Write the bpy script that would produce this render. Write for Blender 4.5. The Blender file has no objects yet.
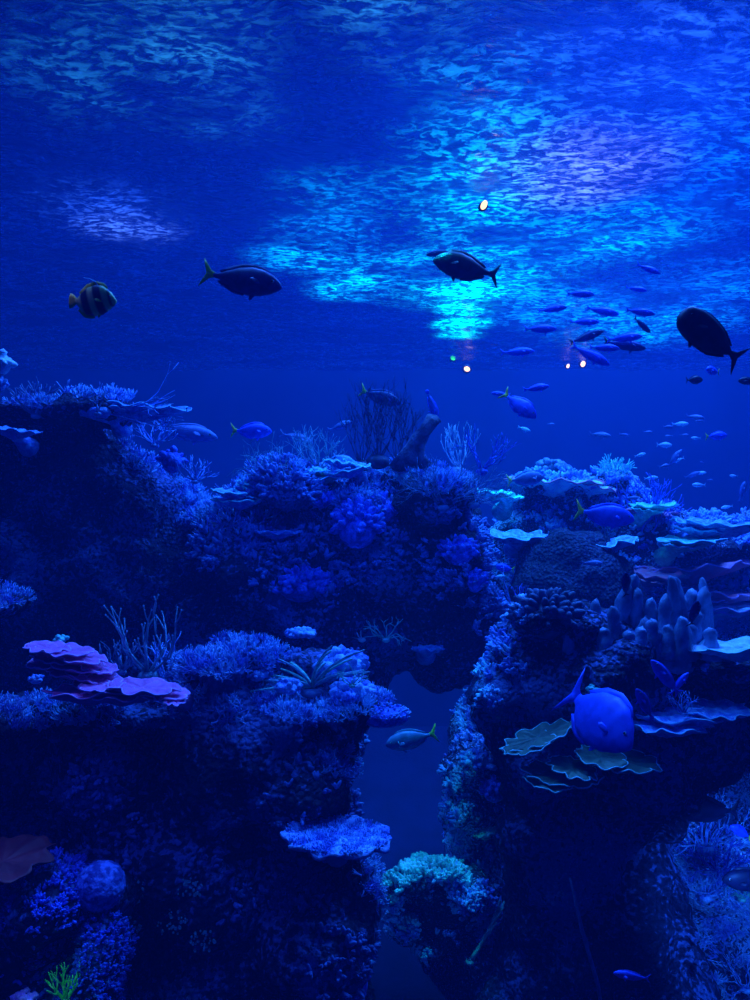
import bpy, bmesh, math, random
from mathutils import Vector, Matrix, noise
from mathutils.bvhtree import BVHTree

random.seed(7)
PI = math.pi
SC = bpy.context.scene
COL = SC.collection
F = 722.2                       # focal length in pixels (26 mm lens on a 36 mm tall frame)
CAM = Vector((0, 0, 6.0))       # eye height above the tank floor
SURF = 8.7                      # water level
BACK = 15.0                     # back wall of the tank


def P(px, py, Y):
    return Vector(((px - 375) / F * Y, Y, CAM.z + (500 - py) / F * Y))


def S(px, Y):
    return px / F * Y


# ------------------------------------------------------------------ materials
def new_mat(name):
    m = bpy.data.materials.new(name)
    m.use_nodes = True
    nt = m.node_tree
    nt.nodes.clear()
    return m, nt, nt.nodes, nt.links


def mat(name, c1, c2=None, scale=8.0, rough=0.6, bump=0.0, bscale=40.0, lo=0.4, hi=0.6, spec=0.3, detail=4.0, stretch=(1, 1, 1)):
    m, nt, N, L = new_mat(name)
    out = N.new('ShaderNodeOutputMaterial')
    b = N.new('ShaderNodeBsdfPrincipled')
    b.inputs['Roughness'].default_value = rough
    b.inputs['Specular IOR Level'].default_value = spec
    b.inputs['Base Color'].default_value = (*c1, 1)
    L.new(b.outputs[0], out.inputs[0])
    tc = N.new('ShaderNodeTexCoord')
    mp = N.new('ShaderNodeMapping')
    mp.inputs['Scale'].default_value = stretch
    L.new(tc.outputs['Object'], mp.inputs[0])
    if c2:
        n = N.new('ShaderNodeTexNoise')
        n.inputs['Scale'].default_value = scale
        n.inputs['Detail'].default_value = detail
        L.new(mp.outputs[0], n.inputs['Vector'])
        r = N.new('ShaderNodeValToRGB')
        r.color_ramp.elements[0].position = lo
        r.color_ramp.elements[1].position = hi
        r.color_ramp.elements[0].color = (*c1, 1)
        r.color_ramp.elements[1].color = (*c2, 1)
        L.new(n.outputs[0], r.inputs[0])
        L.new(r.outputs[0], b.inputs['Base Color'])
    if bump:
        n2 = N.new('ShaderNodeTexNoise')
        n2.inputs['Scale'].default_value = bscale
        n2.inputs['Detail'].default_value = 5
        L.new(mp.outputs[0], n2.inputs['Vector'])
        bp = N.new('ShaderNodeBump')
        bp.inputs['Strength'].default_value = bump
        bp.inputs['Distance'].default_value = 0.03
        L.new(n2.outputs[0], bp.inputs['Height'])
        L.new(bp.outputs[0], b.inputs['Normal'])
    return m


def rock_mat(name, dark, mid, light, s=1.6):
    """rock overgrown with patches of pale coralline crust (patches of growth, not of light)"""
    m, nt, N, L = new_mat(name)
    out = N.new('ShaderNodeOutputMaterial')
    b = N.new('ShaderNodeBsdfPrincipled')
    b.inputs['Roughness'].default_value = 0.75
    b.inputs['Specular IOR Level'].default_value = 0.2
    L.new(b.outputs[0], out.inputs[0])
    tc = N.new('ShaderNodeTexCoord')
    big = N.new('ShaderNodeTexNoise'); big.inputs['Scale'].default_value = s; big.inputs['Detail'].default_value = 5
    fine = N.new('ShaderNodeTexNoise'); fine.inputs['Scale'].default_value = s * 14; fine.inputs['Detail'].default_value = 4
    vor = N.new('ShaderNodeTexVoronoi'); vor.inputs['Scale'].default_value = s * 16
    for n in (big, fine, vor):
        L.new(tc.outputs['Object'], n.inputs['Vector'])
    mul = N.new('ShaderNodeMath'); mul.operation = 'MULTIPLY_ADD'
    L.new(fine.outputs[0], mul.inputs[0]); mul.inputs[1].default_value = 0.9
    L.new(big.outputs[0], mul.inputs[2])
    r = N.new('ShaderNodeValToRGB')
    e = r.color_ramp.elements
    e[0].position = 0.86; e[0].color = (*dark, 1)
    e[1].position = 1.12; e[1].color = (*light, 1)
    k = e.new(0.97); k.color = (*mid, 1)
    L.new(mul.outputs[0], r.inputs[0])
    L.new(r.outputs[0], b.inputs['Base Color'])
    add = N.new('ShaderNodeMath'); add.operation = 'MULTIPLY_ADD'
    L.new(vor.outputs['Distance'], add.inputs[0]); add.inputs[1].default_value = -0.8
    L.new(fine.outputs[0], add.inputs[2])
    bp = N.new('ShaderNodeBump'); bp.inputs['Strength'].default_value = 0.9; bp.inputs['Distance'].default_value = 0.05
    L.new(add.outputs[0], bp.inputs['Height'])
    L.new(bp.outputs[0], b.inputs['Normal'])
    return m


def emit_mat(name, col, strength):
    m, nt, N, L = new_mat(name)
    out = N.new('ShaderNodeOutputMaterial')
    e = N.new('ShaderNodeEmission')
    e.inputs[0].default_value = (*col, 1); e.inputs[1].default_value = strength
    L.new(e.outputs[0], out.inputs[0])
    return m


M = {}
M['rock'] = rock_mat('reef_rock', (0.012, 0.012, 0.035), (0.025, 0.032, 0.09), (0.08, 0.12, 0.34))
M['rock_dark'] = rock_mat('bare_dark_rock', (0.01, 0.01, 0.03), (0.018, 0.02, 0.05), (0.03, 0.04, 0.1))
M['rock_pale'] = rock_mat('overgrown_rock', (0.03, 0.03, 0.07), (0.09, 0.13, 0.25), (0.3, 0.5, 0.8), 2.4)
M['turf'] = mat('blue_turf', (0.12, 0.2, 0.7), (0.35, 0.7, 1.0), 6, 0.5, 0.3, 60)
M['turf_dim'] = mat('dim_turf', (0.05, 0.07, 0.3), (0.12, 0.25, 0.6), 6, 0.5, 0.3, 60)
M['turf_cyan'] = mat('cyan_turf', (0.15, 0.6, 0.6), (0.35, 1.0, 0.95), 6, 0.5, 0.3, 60)
M['blue'] = mat('blue_coral', (0.1, 0.2, 0.7), (0.3, 0.6, 1.0), 14, 0.5, 0.5, 60)
M['royal'] = mat('royal_blue_coral', (0.04, 0.06, 0.5), (0.1, 0.22, 0.95), 18, 0.5, 0.6, 60)
M['cyan'] = mat('cyan_coral', (0.1, 0.7, 0.6), (0.3, 1.0, 0.9), 12, 0.5, 0.4, 50)
M['teal'] = mat('teal_coral', (0.1, 0.45, 0.35), (0.2, 0.8, 0.6), 14, 0.5, 0.4, 60)
M['purple'] = mat('purple_plate', (0.75, 0.14, 0.42), (0.9, 0.2, 0.55), 10, 0.55, 0.25, 45)
M['purple_rim'] = mat('pale_purple_rim', (0.9, 0.4, 0.9), (1.0, 0.5, 1.0), 20, 0.5)
M['pink'] = mat('pink_plate', (1.0, 0.2, 0.35), (0.8, 0.3, 0.5), 8, 0.55, 0.2, 40)
M['pale'] = mat('pale_coral', (0.4, 0.6, 0.8), (0.6, 0.9, 1.0), 12, 0.5, 0.3, 60)
M['leather'] = mat('leather_coral', (0.1, 0.17, 0.32), (0.22, 0.36, 0.6), 9, 0.45, 0.25, 70)
M['dome'] = mat('dark_lobed_coral', (0.03, 0.06, 0.14), (0.07, 0.12, 0.26), 9, 0.5, 0.25, 70)
M['dark_branch'] = mat('dark_gorgonian', (0.03, 0.03, 0.06), (0.06, 0.07, 0.16), 12, 0.7)
M['mid_branch'] = mat('dull_branch', (0.08, 0.14, 0.3), (0.16, 0.3, 0.5), 12, 0.6)
M['stag'] = mat('staghorn', (0.12, 0.3, 0.4), (0.2, 0.5, 0.6), 10, 0.5, 0.3, 60)
M['tip'] = mat('bright_tip', (0.3, 0.75, 1.0), None, rough=0.4)
M['olive'] = mat('olive_plate', (0.08, 0.17, 0.1), (0.12, 0.24, 0.14), 8, 0.5, 0.2, 40)
M['olive_rim'] = mat('plate_rim', (0.3, 0.9, 0.8), (0.4, 1.0, 1.0), 10, 0.4)
M['green'] = mat('green_coral', (0.05, 1.0, 0.06), (0.4, 1.0, 0.2), 30, 0.5, 0.4, 60)
M['brown'] = mat('rust_plate', (0.22, 0.02, 0.03), (0.14, 0.015, 0.025), 6, 0.6, 0.2, 40)
M['brain'] = mat('brain_coral', (0.03, 0.05, 0.3), (0.12, 0.22, 0.7), 22, 0.6, 0.6, 40, 0.45, 0.55)
M['log'] = mat('dark_stump', (0.03, 0.03, 0.08), (0.08, 0.1, 0.2), 12, 0.7, 0.6, 40)
M['fish_dark'] = mat('dark_fish_skin', (0.006, 0.008, 0.03), (0.012, 0.016, 0.06), 10, 0.5)
M['fish_navy'] = mat('navy_fish_skin', (0.008, 0.02, 0.16), (0.015, 0.035, 0.26), 10, 0.5)
M['fish_mid'] = mat('deep_blue_fish_skin', (0.02, 0.05, 0.4), (0.03, 0.08, 0.6), 10, 0.45)
M['fish_blue'] = mat('blue_fish_skin', (0.04, 0.09, 0.8), (0.06, 0.14, 1.0), 8, 0.45)
M['fish_pale'] = mat('pale_fish_skin', (0.3, 0.55, 0.75), (0.5, 0.85, 1.0), 8, 0.4)
M['fish_steel'] = mat('steel_fish_skin', (0.1, 0.16, 0.4), (0.16, 0.24, 0.55), 8, 0.4)
M['yellow'] = mat('yellow_fin', (1.0, 0.85, 0.05), (0.9, 0.8, 0.1), 10, 0.5)
M['eye'] = mat('fish_eye', (0.02, 0.02, 0.03), None, rough=0.15)
M['eye_ring'] = mat('fish_eye_ring', (0.4, 0.5, 0.6), None, rough=0.3)
M['scar'] = mat('pale_bar', (0.6, 0.8, 1.0), None, rough=0.4)
M['metal'] = mat('lamp_housing', (0.05, 0.05, 0.06), None, rough=0.4)


def stripes_mat():
    m, nt, N, L = new_mat('banded_fish_skin')
    out = N.new('ShaderNodeOutputMaterial'); b = N.new('ShaderNodeBsdfPrincipled')
    b.inputs['Roughness'].default_value = 0.5
    tc = N.new('ShaderNodeTexCoord'); sp = N.new('ShaderNodeSeparateXYZ')
    L.new(tc.outputs['Object'], sp.inputs[0])
    k = N.new('ShaderNodeMath'); k.operation = 'MULTIPLY_ADD'; k.inputs[1].default_value = 0.35
    L.new(sp.outputs[2], k.inputs[0]); L.new(sp.outputs[0], k.inputs[2])
    a = N.new('ShaderNodeMath'); a.operation = 'ADD'; a.inputs[1].default_value = 0.5
    L.new(k.outputs[0], a.inputs[0])
    r = N.new('ShaderNodeValToRGB'); r.color_ramp.interpolation = 'EASE'
    e = r.color_ramp.elements
    y = (0.8, 0.95, 0.25, 1); d = (0.01, 0.01, 0.03, 1)
    e[0].position = 0.0; e[0].color = (0.9, 0.8, 0.05, 1)
    e[1].position = 1.0; e[1].color = y
    for p, c in ((0.27, y), (0.33, d), (0.45, d), (0.51, y), (0.58, y), (0.63, d), (0.74, d), (0.79, y), (0.86, y), (0.9, d), (0.95, y)):
        q = e.new(p); q.color = c
    L.new(a.outputs[0], r.inputs[0]); L.new(r.outputs[0], b.inputs['Base Color']); L.new(b.outputs[0], out.inputs[0])
    return m


M['stripes'] = stripes_mat()


# ------------------------------------------------------------------ object helpers
def link(name, verts, faces, m, parent=None, smooth=True):
    me = bpy.data.meshes.new(name)
    me.from_pydata([tuple(v) for v in verts], [], faces)
    me.validate()
    if smooth:
        me.polygons.foreach_set('use_smooth', [True] * len(me.polygons))
    me.materials.append(m if not isinstance(m, str) else M[m])
    o = bpy.data.objects.new(name, me)
    COL.objects.link(o)
    if parent:
        o.parent = parent
    return o


def tag(o, label, cat, group=None, kind=None):
    o['label'] = label
    o['category'] = cat
    if group: o['group'] = group
    if kind: o['kind'] = kind
    return o


def empty(name, loc, label=None, cat=None, group=None):
    o = bpy.data.objects.new(name, None)
    o.empty_display_size = 0.1
    COL.objects.link(o)
    o.location = loc
    if label: tag(o, label, cat, group)
    return o


def copy_tree(o, parent=None):
    c = o.copy(); COL.objects.link(c)
    if parent: c.parent = parent
    for ch in list(o.children):
        copy_tree(ch, c)
    return c


class MB:
    """collects geometry for one mesh"""
    def __init__(s): s.v = []; s.f = []

    def tube(s, pts, rad, n=6, cap=True):
        base = len(s.v)
        k = len(pts)
        up = Vector((0.13, 0.31, 0.94)).normalized()
        for i, p in enumerate(pts):
            d = (pts[min(i + 1, k - 1)] - pts[max(i - 1, 0)])
            if d.length < 1e-9: d = Vector((0, 0, 1))
            d.normalize()
            a = d.cross(up)
            if a.length < 1e-3: a = d.cross(Vector((1, 0, 0)))
            a.normalize(); b = d.cross(a)
            for j in range(n):
                t = 2 * PI * j / n
                s.v.append(p + (a * math.cos(t) + b * math.sin(t)) * rad[i])
        for i in range(k - 1):
            for j in range(n):
                q = base + i * n
                s.f.append((q + j, q + (j + 1) % n, q + n + (j + 1) % n, q + n + j))
        if cap:
            s.v.append(pts[-1] + (pts[-1] - pts[-2]).normalized() * rad[-1] * 0.8)
            t = len(s.v) - 1
            q = base + (k - 1) * n
            for j in range(n): s.f.append((q + j, q + (j + 1) % n, t))
            s.v.append(pts[0].copy()); t = len(s.v) - 1
            for j in range(n): s.f.append((base + (j + 1) % n, base + j, t))

    def ball(s, c, r, n=8, m=5, squash=(1, 1, 1), rot=None):
        base = len(s.v)
        for i in range(1, m):
            ph = PI * i / m
            for j in range(n):
                t = 2 * PI * j / n
                q = Vector((math.sin(ph) * math.cos(t) * squash[0], math.sin(ph) * math.sin(t) * squash[1], math.cos(ph) * squash[2])) * r
                if rot: q = rot @ q
                s.v.append(c + q)
        t1 = Vector((0, 0, r * squash[2])); t0 = -t1
        if rot: t1 = rot @ t1; t0 = rot @ t0
        s.v.append(c + t1); s.v.append(c + t0)
        a, b = len(s.v) - 2, len(s.v) - 1
        for j in range(n):
            s.f.append((base + j, base + (j + 1) % n, a)[::-1])
            s.f.append((base + (m - 2) * n + (j + 1) % n, base + (m - 2) * n + j, b)[::-1])
            for i in range(m - 2):
                q = base + i * n
                s.f.append((q + j, q + n + j, q + n + (j + 1) % n, q + (j + 1) % n))

    def build(s, name, m, parent=None, smooth=True):
        return link(name, s.v, s.f, m, parent, smooth)


# ------------------------------------------------------------------ the setting
def box(name, lo, hi, m):
    x0, y0, z0 = lo; x1, y1, z1 = hi
    v = [(x0, y0, z0), (x1, y0, z0), (x1, y1, z0), (x0, y1, z0), (x0, y0, z1), (x1, y0, z1), (x1, y1, z1), (x0, y1, z1)]
    f = [(0, 3, 2, 1), (4, 5, 6, 7), (0, 1, 5, 4), (1, 2, 6, 5), (2, 3, 7, 6), (3, 0, 4, 7)]
    o = link(name, v, f, m, smooth=False)
    o['kind'] = 'structure'
    return o


M['wall'] = mat('painted_tank_wall', (0.0, 0.034, 0.13), (0.0, 0.042, 0.155), 0.5, 0.8)
M['sand'] = mat('tank_sand', (0.0, 0.012, 0.06), (0.0, 0.016, 0.08), 2, 0.9, 0.4, 20)
M['ceiling'] = mat('dark_ceiling', (0.02, 0.02, 0.03), None, rough=0.9)
W = 9.5
box('wall_back', (-W, BACK, -0.2), (W, BACK + 0.3, 18), 'wall')
box('wall_left', (-W - 0.3, -2, -0.2), (-W, BACK + 0.3, 18), 'wall')
box('wall_right', (W, -2, -0.2), (W + 0.3, BACK + 0.3, 18), 'wall')
box('ceiling', (-W - .3, -2, 18), (W + .3, BACK + .3, 18.2), 'ceiling')

# sandy floor with low dunes
v, f = [], []
nx, ny = 60, 60
for j in range(ny + 1):
    for i in range(nx + 1):
        x = -W + 2 * W * i / nx; y = -2 + (BACK + 2) * j / ny
        v.append((x, y, 0.12 * noise.noise(Vector((x * .7, y * .7, 0))) + 1.3 * max(0, (y - 12.5) / 2.5) ** 2))
for j in range(ny):
    for i in range(nx):
        q = j * (nx + 1) + i
        f.append((q, q + 1, q + nx + 2, q + nx + 1))
link('floor', v, f, 'sand')['kind'] = 'structure'


def water_mat():
    m, nt, N, L = new_mat('rippled_water_surface')
    out = N.new('ShaderNodeOutputMaterial')
    geo = N.new('ShaderNodeNewGeometry')
    mp = N.new('ShaderNodeMapping'); mp.inputs['Scale'].default_value = (.62, 1.15, 1)
    L.new(geo.outputs['Position'], mp.inputs[0])
    n1 = N.new('ShaderNodeTexNoise'); n1.inputs['Scale'].default_value = 15.0; n1.inputs['Detail'].default_value = 3; n1.inputs['Distortion'].default_value = 0.6
    n2 = N.new('ShaderNodeTexNoise'); n2.inputs['Scale'].default_value = 38.0; n2.inputs['Detail'].default_value = 2; n2.inputs['Distortion'].default_value = 0.4
    for n in (n1, n2): L.new(mp.outputs[0], n.inputs['Vector'])
    s = N.new('ShaderNodeMath'); s.operation = 'MULTIPLY_ADD'; s.inputs[1].default_value = 0.35
    L.new(n2.outputs[0], s.inputs[0]); L.new(n1.outputs[0], s.inputs[2])
    bp = N.new('ShaderNodeBump'); bp.inputs['Strength'].default_value = 1.0; bp.inputs['Distance'].default_value = 0.07
    L.new(s.outputs[0], bp.inputs['Height'])
    gl = N.new('ShaderNodeBsdfGlossy'); gl.inputs['Roughness'].default_value = 0.12
    gl.inputs['Color'].default_value = (0.6, 0.7, 0.85, 1)
    L.new(bp.outputs[0], gl.inputs['Normal'])
    tl = N.new('ShaderNodeBsdfTranslucent'); tl.inputs['Color'].default_value = (0.9, 0.95, 1, 1)
    L.new(bp.outputs[0], tl.inputs['Normal'])
    tr = N.new('ShaderNodeBsdfTransparent'); tr.inputs['Color'].default_value = (0.9, 0.95, 1, 1)
    # painted glints: crests get more translucent share, standing in for light breaking through
    r = N.new('ShaderNodeMapRange'); r.inputs['From Min'].default_value = 0.62; r.inputs['From Max'].default_value = 0.82
    L.new(s.outputs[0], r.inputs['Value'])
    f2 = N.new('ShaderNodeMath'); f2.operation = 'MULTIPLY_ADD'; f2.inputs[1].default_value = 0.85; f2.inputs[2].default_value = 0.035
    L.new(r.outputs[0], f2.inputs[0])
    n4 = N.new('ShaderNodeTexNoise'); n4.inputs['Scale'].default_value = 2.4; n4.inputs['Detail'].default_value = 1.5; n4.inputs['Distortion'].default_value = .8  # thin curved lines painted in as bright streaks of refracted light
    L.new(mp.outputs[0], n4.inputs['Vector'])
    a1 = N.new('ShaderNodeMath'); a1.operation = 'SUBTRACT'; a1.inputs[1].default_value = .52; L.new(n4.outputs[0], a1.inputs[0])
    a2 = N.new('ShaderNodeMath'); a2.operation = 'ABSOLUTE'; L.new(a1.outputs[0], a2.inputs[0])
    a3 = N.new('ShaderNodeMapRange'); a3.inputs['From Min'].default_value = .012; a3.inputs['From Max'].default_value = .002; L.new(a2.outputs[0], a3.inputs['Value'])
    a4 = N.new('ShaderNodeMapRange'); a4.inputs['From Min'].default_value = .52; a4.inputs['From Max'].default_value = .6; L.new(n1.outputs[0], a4.inputs['Value'])
    a5 = N.new('ShaderNodeMath'); a5.operation = 'MULTIPLY'; L.new(a3.outputs[0], a5.inputs[0]); L.new(a4.outputs[0], a5.inputs[1])
    a6 = N.new('ShaderNodeMath'); a6.operation = 'ADD'; a6.use_clamp = True; L.new(a5.outputs[0], a6.inputs[0]); L.new(f2.outputs[0], a6.inputs[1])
    f2 = a6
    n3 = N.new('ShaderNodeTexNoise'); n3.inputs['Scale'].default_value = 1.5; n3.inputs['Detail'].default_value = 4; n3.inputs['Distortion'].default_value = 1.2
    L.new(mp.outputs[0], n3.inputs['Vector'])
    r3 = N.new('ShaderNodeMapRange'); r3.inputs['From Min'].default_value = 0.36; r3.inputs['From Max'].default_value = 0.62; r3.inputs['To Min'].default_value = .12
    L.new(n3.outputs[0], r3.inputs['Value'])
    f3 = N.new('ShaderNodeMath'); f3.operation = 'MULTIPLY'
    L.new(f2.outputs[0], f3.inputs[0]); L.new(r3.outputs[0], f3.inputs[1])
    f2 = f3
    m1 = N.new('ShaderNodeMixShader'); m1.inputs[0].default_value = 0.7
    L.new(tr.outputs[0], m1.inputs[1]); L.new(gl.outputs[0], m1.inputs[2])
    m2 = N.new('ShaderNodeMixShader')
    L.new(f2.outputs[0], m2.inputs[0]); L.new(m1.outputs[0], m2.inputs[1]); L.new(tl.outputs[0], m2.inputs[2])
    L.new(m2.outputs[0], out.inputs[0])
    return m


M['water'] = water_mat()


def wave(x, y):
    p = Vector((x, y, 0))
    near = max(0.0, min(1.0, (7.0 - y) / 4))
    a = 0.05 * noise.noise(p * 1.1) + 0.03 * noise.noise(p * 2.6 + Vector((3, 1, 0))) + 0.012 * noise.noise(p * 6)
    a += near * 0.09 * noise.noise(p * Vector((1.5, 1.5, 1)).x + Vector((9, 2, 0)))
    return a


v, f = [], []
nx, ny = 300, 270
for j in range(ny + 1):
    for i in range(nx + 1):
        x = -W + 2 * W * i / nx; y = -1.9 + (BACK + 1.9) * j / ny
        v.append((x, y, SURF + wave(x, y)))
for j in range(ny):
    for i in range(nx):
        q = j * (nx + 1) + i
        f.append((q, q + 1, q + nx + 2, q + nx + 1))
ws = link('water_surface', v, f, 'water')
ws['kind'] = 'structure'

# ------------------------------------------------------------------ reef rocks
TREES = []


def in_poly(x, y, poly):
    c = False; n = len(poly)
    for i in range(n):
        x1, y1 = poly[i]; x2, y2 = poly[(i + 1) % n]
        if (y1 > y) != (y2 > y) and x < (x2 - x1) * (y - y1) / (y2 - y1) + x1: c = not c
    return c


def edge_dist(x, y, poly):
    b = 1e9; n = len(poly)
    for i in range(n):
        x1, y1 = poly[i]; x2, y2 = poly[(i + 1) % n]
        dx, dy = x2 - x1, y2 - y1
        t = max(0, min(1, ((x - x1) * dx + (y - y1) * dy) / (dx * dx + dy * dy + 1e-9)))
        b = min(b, math.hypot(x - x1 - t * dx, y - y1 - t * dy))
    return b


def reef(name, label, Y, poly, extra=(), rmax=45, foot=None, n=120, jit=0.4, voxel=0.045, amp=0.10, m='rock', seed=1, lean=0.0, deep=1.0):
    """rock mass: boulders packed into an outline at distance Y, fused by remeshing, then eroded with noise"""
    rnd = random.Random(seed)
    xs = [p[0] for p in poly]; ys = [p[1] for p in poly]
    bm = bmesh.new()

    def blob(c, r):
        mtx = Matrix.Translation(c) @ Matrix.Diagonal((r[0], r[1], r[2], 1))
        bmesh.ops.create_icosphere(bm, subdivisions=3, radius=1, matrix=mtx)
    placed = []
    tries = 0
    while len(placed) < n and tries < n * 60:
        tries += 1
        x = rnd.uniform(min(xs), max(xs)); y = rnd.uniform(min(ys), max(ys))
        if not in_poly(x, y, poly): continue
        d = edge_dist(x, y, poly)
        r = min(d * 1.02 + 2, rmax)
        if r < 7: continue
        if any(math.hypot(x - a, y - b) < 0.45 * min(r, c) for a, b, c in placed): continue
        placed.append((x, y, r))
        YY = Y + rnd.uniform(-jit, jit) + lean * (y - min(ys)) / 100.0 * -1
        k = Y / F
        # a boulder keeps its place on the line of sight chosen on the outline
        c = P(x, y, YY)
        r2 = r * YY / F
        blob(c, (r2, max(r2, 0.25) * deep * rnd.uniform(0.9, 1.4), r2))
    for (x, y, YY, rx, ry, rd) in extra:
        blob(P(x, y, YY), (rx * YY / F, rd, ry * YY / F))
    # the foot of the rock down to the tank floor
    fx0, fx1 = foot or (max(min(xs), -70) + 25, min(max(xs), 820) - 25)
    if fx1 > fx0:
        zb = P(0, max(ys), Y).z
        X0, X1 = S(fx0 - 375, Y), S(fx1 - 375, Y)
        rr = min(.7, max(.3, (X1 - X0) / 2)); 
        k = max(1, int((X1 - X0) / (rr * 1.1)))
        z = zb + .2
        while z > -.1:
            for i in range(k + 1):
                x = X0 + (X1 - X0) * (i / k if k > 1 else .5)
                blob(Vector((x + rnd.uniform(-.1, .1), Y + .15 + rnd.uniform(-.1, .1), z)), (rr * rnd.uniform(.8, 1.1), .7, rr))
            z -= rr * 1.1
    me = bpy.data.meshes.new(name)
    bm.to_mesh(me); bm.free()
    o = bpy.data.objects.new(name, me)
    COL.objects.link(o)
    rm = o.modifiers.new('r', 'REMESH'); rm.mode = 'VOXEL'; rm.voxel_size = voxel; rm.use_smooth_shade = True
    bpy.context.view_layer.update()
    dg = bpy.context.evaluated_depsgraph_get()
    me2 = bpy.data.meshes.new_from_object(o.evaluated_get(dg), depsgraph=dg)
    o.modifiers.clear()
    o.data = me2
    bpy.data.meshes.remove(me)
    me2.name = name
    off = Vector((seed * 3.7, seed * 1.3, 0))
    vs = me2.vertices
    nor = [Vector(q.vector) for q in me2.vertex_normals]
    for i, vv in enumerate(vs):
        p = vv.co.copy() + off
        d1 = noise.fractal(p * 2.2, 0.9, 2.0, 3)
        c = noise.voronoi(p * 5.5)[0]
        d2 = (c[1] - c[0]) - 0.25
        d3 = noise.noise(p * 17)
        vv.co = vv.co + nor[i] * (amp * (0.75 * d1 + 0.45 * d2 + 0.22 * d3))
    me2.materials.clear(); me2.materials.append(M[m])
    me2.polygons.foreach_set('use_smooth', [True] * len(me2.polygons))
    tag(o, label, 'reef rock')
    t = BVHTree.FromPolygons([q.co.copy() for q in vs], [tuple(q.vertices) for q in me2.polygons])
    TREES.append((name, o, t))
    return o


A = reef('reef_rock', 'broad dark reef rock with overgrown crest behind the purple plate corals', 8.0,
         [(-80, 415), (0, 412), (50, 418), (100, 424), (125, 448), (150, 468), (185, 492), (212, 512), (245, 490), (290, 480),
          (330, 474), (400, 470), (440, 480), (470, 498), (486, 530), (484, 560), (500, 600), (497, 635), (480, 660),
          (452, 690), (430, 690), (412, 664), (392, 676), (340, 740), (200, 760), (-80, 760)],
         extra=[(60, 412, 7.4, 70, 12, 0.5), (290, 490, 7.3, 45, 18, 0.6), (430, 500, 7.3, 45, 28, 0.5),
                (300, 560, 7.3, 48, 40, 0.4), (355, 520, 7.2, 34, 40, 0.35), (455, 560, 7.3, 28, 44, 0.4)],
         rmax=60, n=150, voxel=0.055, amp=0.17, seed=1, foot=(-45, 290))
B = reef('reef_rock', 'near dark reef wall carrying the purple plate corals and the tentacled terrace', 5.2,
         [(-90, 705), (40, 712), (150, 700), (185, 665), (215, 655), (262, 662), (285, 700), (380, 712), (388, 722), (372, 734), (357, 750),
          (350, 790), (356, 835), (372, 870), (382, 905), (372, 940), (362, 1000), (345, 1080), (-90, 1080)],
         extra=[(322, 706, 5.0, 70, 13, 0.42), (225, 660, 5.1, 50, 14, 0.45), (110, 708, 4.9, 90, 14, 0.4), (30, 716, 4.8, 60, 14, 0.4),
                (318, 672, 5.4, 45, 22, 0.2), (360, 885, 5.0, 24, 40, 0.3)],
         rmax=55, n=150, voxel=0.04, amp=0.12, seed=2, foot=(-45, 290))
C = reef('reef_rock', 'massive dark reef column below the finger leather corals', 5.9,
         [(494, 672), (502, 640), (520, 612), (552, 600), (600, 612), (640, 622), (690, 624), (700, 652), (760, 655), (840, 655), (840, 735), (758, 742), (724, 768),
          (694, 796), (674, 812), (670, 850), (682, 900), (700, 950), (720, 1080), (474, 1080), (478, 1000), (500, 940), (506, 860), (504, 780),
          (490, 748), (480, 720), (466, 695)],
         extra=[(560, 620, 5.6, 45, 18, 0.4), (725, 662, 5.6, 60, 12, 0.5)],
         rmax=55, n=150, voxel=0.045, amp=0.11, seed=3, foot=(540, 690))
D = reef('reef_rock', 'slim overgrown rock pillar at the edge of the arch opening', 6.7,
         [(446, 768), (462, 750), (490, 746), (512, 760), (515, 860), (490, 872), (456, 862), (448, 820)],
         rmax=22, n=60, jit=0.15, voxel=0.03, amp=0.11, seed=4, m='rock_pale', foot=(500, 510))
D2 = reef('reef_rock', 'low rock with a cave mouth rimmed by cyan growth', 6.3,
          [(384, 905), (390, 888), (410, 868), (445, 866), (475, 876), (500, 884), (520, 930), (520, 1080), (455, 1080), (447, 1000), (425, 955), (398, 935)],
          extra=[(412, 880, 5.95, 26, 9, 0.15), (395, 903, 5.95, 10, 16, 0.12), (405, 930, 5.95, 18, 10, 0.12), (432, 945, 5.95, 24, 9, 0.12), (470, 890, 5.95, 28, 16, 0.2), (442, 872, 5.95, 22, 8, 0.15)],
          rmax=26, n=80, jit=0.12, voxel=0.03, amp=0.08, seed=5, m='rock_pale', foot=(506, 512))
E = reef('reef_rock', 'hazy far reef mound topped with pale plates and bushy corals', 10.8,
         [(486, 540), (508, 488), (556, 474), (598, 480), (612, 470), (636, 474), (648, 502), (690, 520), (760, 512), (840, 510),
          (840, 760), (470, 760), (474, 600), (478, 520)],
         extra=[(700, 545, 10.2, 70, 12, 0.6), (560, 486, 10.3, 50, 12, 0.5)],
         rmax=45, n=110, voxel=0.07, amp=0.18, seed=6, m='rock_pale')
E2 = reef('reef_rock', 'dark rounded boulder in front of the far reef mound', 9.0,
          [(512, 575), (524, 548), (560, 534), (604, 536), (628, 556), (640, 600), (650, 680), (500, 680)],
          rmax=45, n=40, voxel=0.055, amp=0.1, seed=7, m='rock_dark')
G = reef('reef_rock', 'slope rock grown over with bright branching coral beside the column', 6.9,
         [(668, 812), (690, 805), (712, 825), (745, 850), (840, 880), (840, 1080), (700, 1080), (690, 950), (672, 880)],
         rmax=35, n=90, jit=0.2, voxel=0.04, amp=0.12, seed=8, m='rock_pale')
H = reef('reef_rock', 'small ledge rock jutting in at the picture edge above the purple plates', 5.0,
         [(-80, 590), (0, 592), (22, 600), (32, 610), (10, 616), (-80, 640)],
         rmax=14, n=40, jit=0.1, voxel=0.025, amp=0.05, seed=9, foot=(-130, -90))
H['label'] = 'small ledge rock jutting in level with the dark column above the purple plates'
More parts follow.
